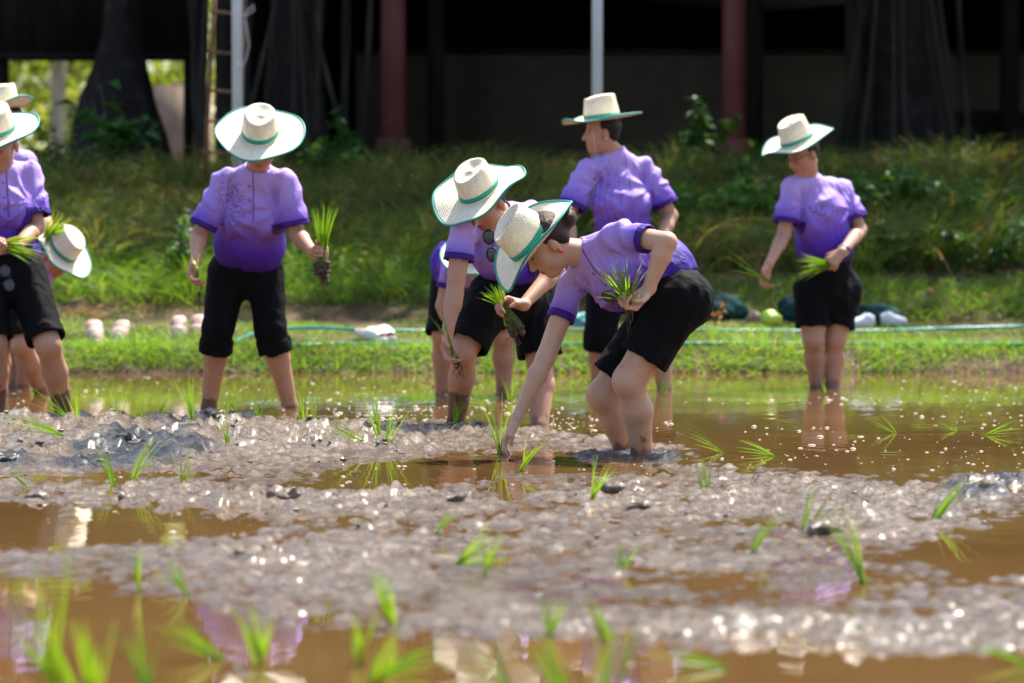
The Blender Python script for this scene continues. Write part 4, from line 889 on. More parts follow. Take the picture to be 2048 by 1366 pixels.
def slipper(px, py, lb, rz=0, toe=1.0, mt=None, tilt=.5):
    mt = mt or m_pink; g = on_bank(px, py, .02); t = empty('slipper', g); t.rotation_euler = (tilt, 0, rz); tag(t, lb, 'slipper')
    th = np.linspace(0, 2 * math.pi, 28, endpoint=False); w_ = .052 * (1 + .12 * np.sin(th)); pw = lambda v: np.sign(v) * np.abs(v) ** .62; out = np.stack([w_ * pw(np.cos(th)), .120 * pw(np.sin(th))], 1)
    def slab(z0, z1, s0=1.0, s1=1.0):
        m = MB(); V = np.concatenate([np.c_[out * .01, np.full(28, z0)], np.c_[out * s0, np.full(28, z0)], np.c_[out * s1, np.full(28, z1)], np.c_[out * .01, np.full(28, z1)]])
        return m.add(V, [(i * 28 + k, i * 28 + (k + 1) % 28, (i + 1) * 28 + (k + 1) % 28, (i + 1) * 28 + k) for i in range(3) for k in range(28)])
    slab(0, .03, .97, 1.0).build('sole', mt, t); slab(.03, .034, .9, .88).build('insole', m_pinkd, t)
    ys_ = np.linspace(-.085, .025, 8); an = np.linspace(-.05, math.pi + .05, 14); V = []
    for so in (0, .006):
        for i, y in enumerate(ys_):
            ww = .055 * math.sqrt(max(.05, 1 - (y / .135) ** 2)) ; hh = .034 * (1 - .25 * (y < -.06)) * math.sqrt(max(.1, 1 - ((y + .02) / .12) ** 2)) + .012
            V.append(np.stack([(ww - so) * np.cos(an), np.full(14, y), .024 + (hh - so) * np.sin(an)], 1))
    V = np.concatenate(V); Fq = [(s_ * 112 + i * 14 + k, s_ * 112 + i * 14 + k + 1, s_ * 112 + (i + 1) * 14 + k + 1, s_ * 112 + (i + 1) * 14 + k) for s_ in (0, 1) for i in range(7) for k in range(13)]
    Fq += [(7 * 14 + k, 7 * 14 + k + 1, 112 + 7 * 14 + k + 1, 112 + 7 * 14 + k) for k in range(13)] + [(k, k + 1, 112 + k + 1, 112 + k) for k in range(13)]
    obj('strap', V, Fq, mt, t)
slipper(190, 674, 'pale pink slipper, leftmost of the four on the bank', .25, tilt=.8); slipper(240, 674, 'pale pink slipper, second from the left on the bank', -.2, tilt=.8)
slipper(357, 668, 'pink slide slipper left of the facing person, third of the row', .05, tilt=1.0); slipper(396, 666, 'pink slide slipper touching the trouser leg of the facing person', -.1, tilt=1.0)
slipper(742, 676, 'white slipper lying on the bank, left one of the loose pair', .9, mt=mat('white_foam', (.7, .66, .6), .5), tilt=.25); slipper(768, 672, 'white slipper lying on the bank, right one of the loose pair', .5, mt=mat('white_foam'), tilt=.3)
m_tarp = mat('green_tarp', rough=.85, spec=.15); q = NB(m_tarp); q.color(q.ramp(q.noise(q.coord(), 6, 4), [(.35, (.006, .030, .030)), (.7, (.015, .062, .056))])); q.bump(q.noise(q.coord(), 12, 4, .6, .8), .6, .04)
def lump(name, px, py, sx, sy, sz, mt, lb, cat, sd=1, nz_=.3):
 
    g = on_bank(px, py); b = MB().ball((0, 0, 0), (1, 1, 1), None, 26); V = np.concatenate(b.V)
    rr = 1 + nz_ * fbm(V[:, 0] * 1.8 + sd, V[:, 2] * 1.8 + V[:, 1], 3, sd) - 1.3 * nz_ * np.abs(fbm(V[:, 0] * 3, V[:, 2] * 3 + V[:, 1] * 2, 3, sd + 5)) + .3 * nz_
    o = obj(name, V * rr[:, None] * [sx, sy, sz], np.concatenate(b.F), mt); o.location = (g[0], g[1], g[2] + sz * .45); return tag(o, lb, cat)
lump('tarp_heap', 1450, 636, .16, .15, .11, m_tarp, 'dark green heaped tarp right of the crouching hips', 'tarp', 3); lump('tarp_heap', 1588, 634, .11, .12, .10, m_tarp, 'dark green heaped tarp at the left thigh of the right person', 'tarp', 5)
lump('tarp_heap', 1752, 642, .18, .16, .09, m_tarp, 'low dark green heaped tarp right of the right person', 'tarp', 8); lump('tarp_heap', 1150, 652, .10, .1, .06, mat('teal_cloth', (.05, .26, .26), .6), 'teal cloth lump behind the crouching planter', 'cloth', 9)
lump('lime_bag', 1542, 648, .075, .07, .065, mat('lime_plastic', (.45, .62, .05), .4), 'bright lime green bag on the bank left of the right person', 'bag', 12, .2)
lump('cloth_bundle', 1508, 644, .05, .05, .05, mat('drab_cloth', (.24, .15, .10), .8), 'drab brown bundle touching the lime bag', 'bundle', 14, .25)
m_white = mat('white_rubber', (.66, .68, .72), .4)
def shoe(px, py, lb, rz):
 
    g = on_bank(px, py); t = empty('shoe', (g[0], g[1], g[2] + .02)); t.rotation_euler = (0, 0, rz); tag(t, lb, 'shoe')
    V, Q = SDF().u(ecap((-.03, .0, .045), (.07, 0, .03), (0, 1, 0), (.042, .045), (.040, .030)), .02).u(ell((-.05, 0, .06), (.04, .036, .05)), .03).cut(ell((-.06, 0, .11), (.035, .026, .045)), .006).mesh(.005); obj('upper', V, Q, m_white, t)
    V, Q = SDF().u(ecap((-.06, 0, .006), (.08, 0, .006), (0, 1, 0), (.042, .014), (.044, .012)), .01).mesh(.005); obj('sole', V, Q, mat('shoe_sole', (.25, .22, .2), .7), t)
shoe(1724, 662, 'white shoe on the bank, nearer the right person', 3.4); shoe(1786, 658, 'white shoe with dark opening, right of the other white shoe', .3)
bush(1432, 640, 19.2, .1, .16, 30, .035, 'small orange flowering sprig at the hem of the crouching planter', ((.55, .20, .03), (.75, .32, .05)), 'orange_sprig', None, 'plant')
for px, lb in ((660, 'yellow flowered clump right of the held bundle'), (735, 'yellow flowered clump in the grass in the middle of the left bank')): bush(px, 585, 20.3, .25, .28, 60, .05, lb, ((.10, .22, .03), (.2, .3, .04)), 'flowering_weed', ('yellow', 14, (.65, .45, .03)), 'weed')
print('background', time.time() - T0)

# ================================================================== PEOPLE
def person5():
    return make_person(dict(Y=10.45, seed=5, h=.0042, hs=.006, label='person in purple shirt bending low to plant a seedling, nearest to the camera', skin=(.60, .365, .245), mouth=1, lips=(.55, .06, .07),
        j=dict(ha=(1340, 600, .10), hb=(1360, 600, -.09), ka=(1206, 792, .12), kb=(1258, 762, -.10), aa=(1250, 903, .20), ab=(1284, 912, -.02), waist=(1322, 548, .02), chest=(1236, 532, .0), neck=(1168, 508, .0), head=(1092, 488, -.05),
               sa=(1147, 568, .10), sb=(1240, 470, -.12), ea=(1092, 714, .02), eb=(1334, 484, -.26), wa=(1034, 838, -.04), wb=(1296, 580, -.24)),
        front=(-.45, -.62, -.65), hf=(-.66, -.14, -.74), hu=(-.72, -.22, .66), hatc=(1064, 482, -.06), hatu=(-.76, -.30, .58), bun=(-.01, -.118, .006), hairm=m_hairb, hatR=.198, curl=.045, dip=.03, hath=.125,
        handa=dict(d=(-.50, -.05, -.86), n=(.80, -.1, -.5), side=1, curl=(22, 30, 22), thumb=(.8, .35, .25), th2=(.85, -.2, .45)), handb=dict(d=(-.72, -.15, -.66), n=(-.5, -.62, .5), side=-1, curl=(55, 75, 50)),
        back=(.75, .5, -.3), backa=(.8, .4, -.3), sr=(.060, .058), sla=.50, slb=.62, tw=(.140, .120), tc=(.150, .118), pr=(.130, .125), tr=(.104, .088), cua=.82, cub=.72, cuffw=.075, butt=(.030, .01, .0), leg=1.02, arm=.95, fat=1.0, hem=.04, flip=1, emb=(-.10, .13), wr=.0035,
        mud=[((1286, 880, -.07), (.013, .05, .013), (.27, .10, .035)), ((1281, 872, -.07), (.006, .04, .006), (.27, .10, .035)), ((1290, 868, -.07), (.004, .04, .004), (.27, .10, .035)), ((1262, 905, -.06), (.018, .05, .018), (.05, .04, .035))]))
def person2():
    return make_person(dict(Y=13.4, seed=2, h=.0053, label='person in purple shirt and rolled trousers facing the camera with head bowed',
        j=dict(ha=(455, 545, .02), hb=(528, 545, .02), ka=(437, 655, -.03), kb=(540, 655, -.03), aa=(418, 815, .08), ab=(580, 812, .08), waist=(499, 492, -.06), chest=(506, 418, -.17), neck=(515, 340, -.27), head=(521, 288, -.36),
               sa=(448, 362, -.24), sb=(572, 364, -.24), ea=(397, 472, -.26), eb=(594, 468, -.24), wa=(392, 520, -.44), wb=(626, 505, -.42)),
        front=(0, -.85, -.5), hf=(-.04, -.80, -.60), hu=(.04, -.62, .78), hatR=.203, curl=.02, dip=.0, hoff=(0, .01, .062),
        handa=dict(d=(-.2, -.45, -.87), n=(.9, -.35, 0), side=1, curl=(35, 50, 35)), handb=dict(d=(.72, -.62, -.05), n=(-.55, -.75, 0), side=-1, curl=(70, 85, 50)),
        sr=(.068, .074), sl=.86, tw=(.157, .112), tc=(.160, .110), pr=(.160, .125), tr=(.097, .075), cu=1.30, cuffw=.065, hem=.075, wr=.0038, leg=1.0, mud=[((412, 812, .0), (.05, .12, .035), (.05, .045, .04))]))
def person3():
    return make_person(dict(Y=12.25, seed=3, h=.0045, label='person in purple shirt bending with sunglasses hung from the collar, behind the nearest planter',
        j=dict(ha=(985, 592, -.10), hb=(1062, 588, .10), ka=(926, 702, -.22), kb=(1080, 718, .02), aa=(912, 842, .05), ab=(1079, 856, -.12), waist=(1030, 530, -.02), chest=(1006, 476, -.14), neck=(1000, 428, -.22), head=(972, 408, -.30),
               sa=(924, 466, -.32), sb=(1062, 428, -.02), ea=(909, 590, -.36), eb=(1112, 540, -.16), wa=(896, 660, -.40), wb=(1046, 610, -.36)),
        front=(-.45, -.6, -.6), hf=(-.50, -.62, -.62), hu=(-.36, -.45, .80), hatR=.205, curl=.035, dip=.02, hoff=(0, .0, .066),
        handa=dict(d=(-.05, -.1, -1), n=(.75, -.6, 0), side=1, curl=(30, 45, 30)), handb=dict(d=(-.85, -.3, .22), n=(-.15, -.5, -.85), side=1, curl=(45, 60, 40)),
        sr=(.064, .072), sla=.46, slb=.6, tw=(.155, .125), tc=(.165, .122), pr=(.165, .14), tr=(.108, .090), cua=.88, cub=.95, hem=.05, leg=1.02, back=(.4, .9, 0), string=[(955, 440, -.42), (951, 455, -.43), (948, 468, -.43)],
        mud=[((912, 822, -.02), (.08, .2, .085), (.045, .042, .042))]))
def person4():
    return make_person(dict(Y=15.2, seed=4, h=.0053, label='person in purple shirt standing upright and looking left, behind the nearest planter',
        j=dict(ha=(1212, 580, 0), hb=(1290, 580, .06), ka=(1200, 672, -.06), kb=(1318, 672, .02), aa=(1198, 778, .02), ab=(1330, 784, .02), waist=(1248, 490, .0), chest=(1240, 398, -.02), neck=(1230, 308, -.02), head=(1204, 265, -.06),
               sa=(1172, 340, -.10), sb=(1290, 336, .06), ea=(1134, 436, -.16), eb=(1342, 432, .06), wa=(1150, 520, -.3), wb=(1308, 510, -.16)),
        front=(-.5, -.87, 0), hf=(-.97, -.15, -.08), hu=(-.06, -.06, 1), hatR=.208, curl=.012, dip=-.012, hoff=(0, -.005, .070), hath=.125, htilt=.05,
        handa=dict(d=(.2, -.3, -.9), n=(.6, 0, 0), side=1), handb=dict(d=(-.5, -.4, -.7), n=(-.6, .3, 0), side=-1), string=[(1186, 246, -.12), (1188, 278, -.13), (1192, 312, -.12)],
        sr=(.070, .084), sl=.80, wr=.0038, tw=(.152, .118), tc=(.160, .114), pr=(.17, .13), tr=(.104, .086), cu=1.22, hem=.09, belly=.115, leg=1.05, fat=1.05))
def person8():
    return make_person(dict(Y=15.55, seed=8, h=.0053, label='person in purple shirt and loose black shorts standing alone at the right, wearing a wristwatch',
        j=dict(ha=(1622, 580, -.02), hb=(1688, 580, .06), ka=(1627, 680, -.05), kb=(1670, 680, .02), aa=(1634, 776, .02), ab=(1666, 778, .02), waist=(1650, 490, -.02), chest=(1640, 425, -.06), neck=(1614, 358, -.10), head=(1606, 308, -.16),
               sa=(1584, 372, -.16), sb=(1682, 378, .02), ea=(1568, 470, -.20), eb=(1720, 460, -.02), wa=(1537, 530, -.36), wb=(1684, 504, -.32)),
        front=(-.6, -.78, -.15), hf=(-.74, -.50, -.42), hu=(-.28, -.22, .93), hatR=.2, curl=.02, dip=.0, hoff=(0, .008, .076), hath=.125,
        handa=dict(d=(-.3, -.2, -.9), n=(.5, -.6, 0), side=1, curl=(30, 50, 30)), handb=dict(d=(-.72, -.3, -.66), n=(-.3, .5, -.6), side=-1, curl=(60, 75, 45)),
        sr=(.068, .080), sl=.78, tw=(.155, .13), tc=(.158, .125), pr=(.155, .135), tr=(.102, .090), cu=.74, cuffw=.04, hem=.05, belly=.12, leg=1.02, fat=1.05, wr=.0038, butt=(.01, .05, 0)))
def person1():
    return make_person(dict(Y=13.1, seed=11, h=.0053, label='person in purple shirt at the left edge sorting seedlings in both hands',
        j=dict(ha=(-30, 545, .0), hb=(48, 548, .04), ka=(-12, 690, -.10), kb=(96, 690, -.12), aa=(-6, 824, .02), ab=(128, 829, .06), waist=(0, 480, -.02), chest=(4, 408, -.06), neck=(2, 335, -.10), head=(0, 290, -.17),
               sa=(-62, 348, -.10), sb=(60, 346, -.02), ea=(-78, 452, -.18), eb=(72, 456, -.06), wa=(-36, 495, -.36), wb=(34, 492, -.30)),
        front=(-.1, -.95, -.2), hf=(-.20, -.84, -.46), hu=(-.06, -.40, .9), hatR=.195, curl=.035, dip=.0, hoff=(0, .01, .07), htilt=0,
        handa=dict(d=(.8, -.5, -.2), n=(.2, .3, .9), side=-1), handb=dict(d=(-.80, -.45, -.25), n=(-.3, .3, .9), side=1, curl=(45, 60, 40)),
        sr=(.070, .082), sl=.80, tw=(.140, .122), tc=(.165, .125), pr=(.165, .14), tr=(.105, .084), cu=.92, cuffw=.05, hem=.03, leg=1.05,
        mud=[((134, 815, .0), (.08, .2, .07), (.045, .042, .042)), ((-4, 800, 0), (.06, .2, .06), (.06, .05, .045))]))
def person1b():
    return make_person(dict(Y=14.7, seed=12, h=.0062, hs=.008, label='person mostly hidden behind the person at the left edge, only hat and shins showing',
        j=dict(ha=(-20, 545, .0), hb=(38, 548, .04), ka=(-2, 690, -.05), kb=(44, 690, -.12), aa=(0, 788, .02), ab=(86, 790, .06), waist=(4, 485, -.02), chest=(6, 400, -.04), neck=(8, 300, -.08), head=(10, 248, -.10),
               sa=(-50, 325, -.06), sb=(56, 325, -.0), ea=(-66, 420, -.1), eb=(58, 420, -.1), wa=(-36, 500, -.3), wb=(30, 500, -.3)),
        front=(-.1, -.95, -.2), hf=(-.50, -.86, -.1), hu=(-.1, -.1, 1), hatR=.16, curl=.05, dip=.0, hoff=(0, .01, .085),
        handa=dict(d=(.4, -.5, -.5), n=(.2, .3, .9), side=-1), handb=dict(d=(-.4, -.45, -.55), n=(-.3, .3, .9), side=1),
        sr=(.06, .07), sl=.6, tw=(.125, .11), tc=(.135, .11), pr=(.14, .13), tr=(.095, .080), cu=.92, hem=.03, leg=1.0))
def person1c():
    return make_person(dict(Y=15.5, seed=13, h=.0062, hs=.008, label='bending person behind the left edge one, hat turned to the right and seedlings held up',
        j=dict(ha=(20, 560, .10), hb=(66, 560, -.10), ka=(24, 680, .0), kb=(52, 680, -.10), aa=(28, 775, .05), ab=(46, 775, .0), waist=(48, 528, .0), chest=(76, 528, -.05), neck=(98, 522, -.08), head=(110, 516, -.10),
               sa=(86, 560, -.14), sb=(70, 490, .10), ea=(58, 610, -.2), eb=(88, 440, .05), wa=(60, 640, -.3), wb=(100, 462, -.1)),
        front=(.4, -.5, -.8), hf=(.50, -.45, -.74), hu=(.72, -.42, .55), hatR=.188, curl=.02, dip=.0, hoff=(0, .0, .060), hath=.12,
        handa=dict(d=(.2, -.3, -.9), n=(.6, 0, 0), side=1), handb=dict(d=(.6, -.45, -.3), n=(.3, .3, .9), side=1),
        sr=(.055, .062), sl=.5, tw=(.11, .10), tc=(.12, .10), pr=(.13, .12), tr=(.09, .078), cu=.95, hem=.02, leg=.95, bust=0))
def person3b():
    return make_person(dict(Y=14.7, seed=14, h=.006, hs=.0075, label='person bent double in purple shirt, half hidden behind the person with sunglasses',
        j=dict(ha=(902, 558, .06), hb=(972, 562, .10), ka=(886, 672, -.02), kb=(1006, 672, .0), aa=(886, 788, .05), ab=(1008, 790, .05), waist=(916, 528, -.10), chest=(944, 536, -.28), neck=(966, 532, -.42), head=(968, 540, -.53),
               sa=(902, 545, -.30), sb=(1014, 560, -.26), ea=(886, 612, -.30), eb=(1048, 612, -.30), wa=(912, 668, -.34), wb=(1053, 646, -.40)),
        front=(.2, -.5, -.85), hf=(.15, -.55, -.82), hu=(.0, -.80, .6), hatR=.19, curl=.02, dip=.0,
        handa=dict(d=(.1, -.1, -1), n=(.75, -.6, 0), side=1), handb=dict(d=(-.1, -.1, -1), n=(-.7, .3, 0), side=-1), hatc=(958, 512, -.60), hatu=(-.05, -.5, .86),
        sr=(.058, .064), sl=.5, tw=(.14, .115), tc=(.14, .11), pr=(.165, .15), tr=(.105, .09), cu=.98, hem=.05, leg=1.0, bust=0))
R5, j5, g5, O5 = person5(); print('p5', time.time() - T0)
R2, j2, g2, O2 = person2(); R3, j3, g3, O3 = person3(); R4, j4, g4, O4 = person4(); R8, j8, g8, O8 = person8(); R1, j1, g1, O1 = person1()
person1b(); R1c, j1c, g1c, O1c = person1c(); person3b()
print('people', time.time() - T0)

# ---- worn accessories
m_lens = mat('dark_lens', (.012, .012, .018), .06, .8); m_frame = mat('dark_frame', (.015, .012, .012), .3)
def sunglasses(root, O, c, ax, nv, s=1.0, mt=m_lens):
    ax = nrm(ax); nv = nrm(np.asarray(nv) - ax * (np.asarray(nv) @ ax)); v = np.cross(nv, ax); t = None; th = np.linspace(0, 2 * math.pi, 20, endpoint=False)
    b = MB()
    for k in (-1, 1): cc = c + ax * .033 * k * s; b.tube(np.array([cc + ax * .027 * s * math.cos(a) + v * .022 * s * math.sin(a) for a in th]) - O, .0028, 6, True)
    b.tube(np.array([c - ax * .008 + v * .012, c + nv * .003 + v * .013, c + ax * .008 + v * .012]) - O, .0025, 6)
    for k in (-1, 1): e = c + ax * .06 * k * s + v * .008; b.tube(np.array([e, e - nv * .03 - ax * .02 * k, e - nv * .045 - ax * .045 * k - v * .03]) - O, .0025, 6)
    t = b.build('sunglasses', m_frame, root)
    for k in (-1, 1): cc = c + ax * .033 * k * s; MB().ball(cc - O, (.026 * s, .021 * s, .003), np.array([ax, v, nv]), 14).build('lens', mt, t)
sunglasses(R3, O3, P(981, 492, 12.25 - .36), P(985, 511, 11.9) - P(978, 474, 11.9), (-.4, -.9, .1), 1.15)
sunglasses(R5, O5, P(1232, 598, 10.45 - .20), P(1258, 606, 10.2) - P(1210, 592, 10.25), (-.2, -.8, -.5), 1.0)
sunglasses(R1, O1, P(14, 556, 13.1 - .30), P(20, 578, 12.8) - P(8, 536, 12.8), (.3, -.9, .1), 1.0, mat('grey_lens', (.06, .06, .08), .3, .3))
fw, uw = nrm((-.74, -.50, -.42)), nrm((-.28, -.22, .93)); hd8 = j8['head']; r8 = np.cross(fw, uw); r8 = nrm(r8); u8 = np.cross(r8, fw)
def eyeglasses(root, O, hc, f, u_, r_):
    b = MB(); th = np.linspace(0, 2 * math.pi, 16, endpoint=False)
    for k in (-1, 1): cc = hc + r_ * .033 * k + f * .094 + u_ * .004; b.tube(np.array([cc + r_ * .022 * math.cos(a) + u_ * .018 * math.sin(a) for a in th]) - O, .0018, 5, True); b.tube(np.array([hc + r_ * k * .055 + f * .09 + u_ * .01, hc + r_ * k * .08 + u_ * .008]) - O, .002, 5)
    b.tube(np.array([hc - r_ * .011 + f * .095 + u_ * .006, hc + r_ * .011 + f * .095 + u_ * .006]) - O, .0018, 5); b.build('eyeglasses', m_frame, root)
eyeglasses(R8, O8, hd8, fw, u8, r8)
def watch(root, O, e, w_, facev):
    d = nrm(w_ - e); c = w_ - d * .025; a = nrm(np.cross(d, facev)); b_ = np.cross(a, d); th = np.linspace(0, 2 * math.pi, 20, endpoint=False)
    s_ = MB().tube(np.array([c + .029 * (a * math.cos(t) + b_ * math.sin(t)) for t in th]) - O, .0065, 6, True).build('wristwatch', mat('watch_strap', (.6, .55, .5), .4), root)
    f = nrm(facev - d * (facev @ d)); MB().ball(c + f * .033 - O, (.018, .015, .006), np.array([d, np.cross(f, d), f]), 12).build('watch_face', mat('watch_glass', (.01, .01, .012), .1), s_)
watch(R8, O8, j8['eb'], j8['wb'], np.array([.5, -.8, .1]))
m_pearl = mat('pearl', (.75, .7, .66), .2); m_redp = mat('red_plastic', (.6, .05, .03), .3)
def earring(root, O, hc, f, u_, side, mt, rad):
    f = nrm(f); u_ = nrm(np.asarray(u_) - f * (np.asarray(u_) @ f)); r_ = np.cross(f, u_); p = hc + r_ * .088 * side + f * -.004 + u_ * -.036; MB().ball(p - O, rad, np.array([r_, f, u_]), 10).build('earring', mt, root)
earring(R5, O5, j5['head'], (-.66, -.14, -.74), (-.72, -.22, .66), -1, m_redp, (.005, .008, .013)); earring(R8, O8, hd8, fw, uw, -1, m_pearl, (.008, .008, .008)); earring(R4, O4, j4['head'], (-.97, -.15, -.08), (0, 0, 1), -1, m_pearl, (.006,) * 3)

# ---- bundles held in the hands
m_root = mat('root_soil', rough=.95); q = NB(m_root); q.color(q.ramp(q.noise(q.coord(), 60, 4), [(.3, (.03, .018, .012)), (.7, (.13, .085, .055))])); q.bump(q.noise(q.coord(), 90, 4), .8, .01)
RG = ((.12, .28, .012), (.29, .47, .03), .04)
def bundle(c, up, lu, ld, n, spread, rootr, lb, rad=.012, wd=.006, low=.0, name='seedling_bundle', cat='seedlings'):
    up = nrm(up); t = empty(name, c); tag(t, lb, cat, 'rice seedlings held in hands')
    off = rng.normal(0, 1, (n, 3)); off -= (off @ up)[:, None] * up; off /= np.maximum(1, np.linalg.norm(off, axis=1))[:, None]
    B = off * rad; D = up + off * spread + rng.normal(0, spread * .35, (n, 3)); D /= np.linalg.norm(D, axis=1)[:, None]; L = lu * rng.uniform(.55, 1.05, n)
    v, f, cc = blades(B, D, L, np.full(n, wd), off * .12 + np.array([0, 0, -.10]), greens(n, *RG), 4)
    fc = np.array([0, -1.0, 0]); obj('leaves', v, f, RICE, t, True, {'col': cc})
    D2 = -up + off * .25; v, f, cc = blades(B, D2 / np.linalg.norm(D2, axis=1)[:, None], np.full(n, ld), np.full(n, wd * .8), D2 * 0, np.tile([.16, .24, .06], (n, 1)), 2); obj('stems', v, f, RICE, t, True, {'col': cc})
    if rootr > 0:
        b = MB()
        for k in range(34): b.ball(-up * (ld + rng.normal(0, .3) * rootr) + np.clip(rng.normal(0, 1, 3), -1.3, 1.3) * rootr * .42, rng.uniform(.18, .42, 3) * rootr, None, 6)
        for k in range(5): s0 = -up * ld + rng.normal(0, .4, 3) * rootr; b.tube(np.array([s0, s0 + [rng.normal(0, .008), 0, -.03], s0 + [rng.normal(0, .012), 0, -.05 - .03 * rng.random()]]), .0015, 4)
        b.build('root_ball', m_root, t)
    return t
def gp(g): return g[0]
bundle(gp(g2['b']), (.03, -.05, 1), .235, .085, 60, .10, .045, 'upright bundle with muddy root ball in the fist of the facing person', .014)
bundle(gp(g2['a']), (-.10, -.3, 1), .13, .08, 7, .05, .010, 'few thin seedlings in the lowered hand of the facing person', .004)
bundle(gp(g5['b']), (-.25, -.55, .8), .17, .04, 46, .42, .016, 'bright seedling bundle in the hand the nearest planter holds at the waist', .012)
bundle(gp(g3['b']), (-.45, -.35, .82), .13, .11, 46, .30, .040, 'bundle with hanging roots in the hand of the person with sunglasses', .012)
bundle(gp(g3['a']), (-.35, -.2, .9), .26, .05, 7, .07, .018, 'long blades with a muddy root in the lowered hand of the person with sunglasses', .004, .007)
bundle(gp(g8['a']), (-.75, -.3, .45), .28, .07, 9, .10, .006, 'thin blades pointing left in the lower hand of the right person', .005)
bundle(gp(g8['b']), (-1.0, -.25, .02), .21, .03, 50, .20, .0, 'pale green bundle laid sideways in the watch hand of the right person', .016, .008)
bundle(gp(g1['b']), (.85, -.35, .0), .22, .05, 46, .16, .022, 'bundle spread to the right in the hands of the person at the left edge', .014, .008)
bundle(P(96, 470, 15.3), (.55, -.2, .8), .16, .04, 34, .36, .0, 'leafy bundle held above the hat turned to the right', .014, .010)

# ---- rice seedlings planted in the paddy
def seedling(px, py, tx, ty, n, lb, sp=.16, floating=False, wd=.0055):
    g = G(px, py); z = max(-.005, mz(g[0], g[1]) - .01) if g[1] < 16.8 else 0; g = G(px, py, max(z, 0)); tip = P(tx, ty, g[1] + rng.uniform(-.05, .05)); v = tip - g; L0 = np.linalg.norm(v); up = nrm(v)
    t = empty('rice_seedling', g); tag(t, lb, 'rice seedling', 'rice seedlings planted in the paddy')
    nt_ = max(2, n // 3)
    for k in range(nt_):                                          # each tiller is a part
        m_ = max(2, n // nt_); dk_ = nrm(up + rng.normal(0, sp * .55, 3)); b0 = rng.normal(0, .006, 3) * [1, 1, .0]
        D = dk_ + rng.normal(0, sp * .55, (m_, 3)); D /= np.linalg.norm(D, axis=1)[:, None]; L = L0 * rng.uniform(.55, 1.0, m_); L[0] = L0
        bend = np.stack([D[:, 0] * .12, D[:, 1] * .12, np.full(m_, -.10)], 1); v_, f, c = blades(np.tile(b0, (m_, 1)), D, L, np.full(m_, wd) * rng.uniform(.7, 1.2, m_), bend, greens(m_, *RG), 5, np.tile([0, -1., .2], (m_, 1)) + rng.normal(0, .3, (m_, 3)))
        obj('tiller', v_, f, RICE, t, True, {'col': c})
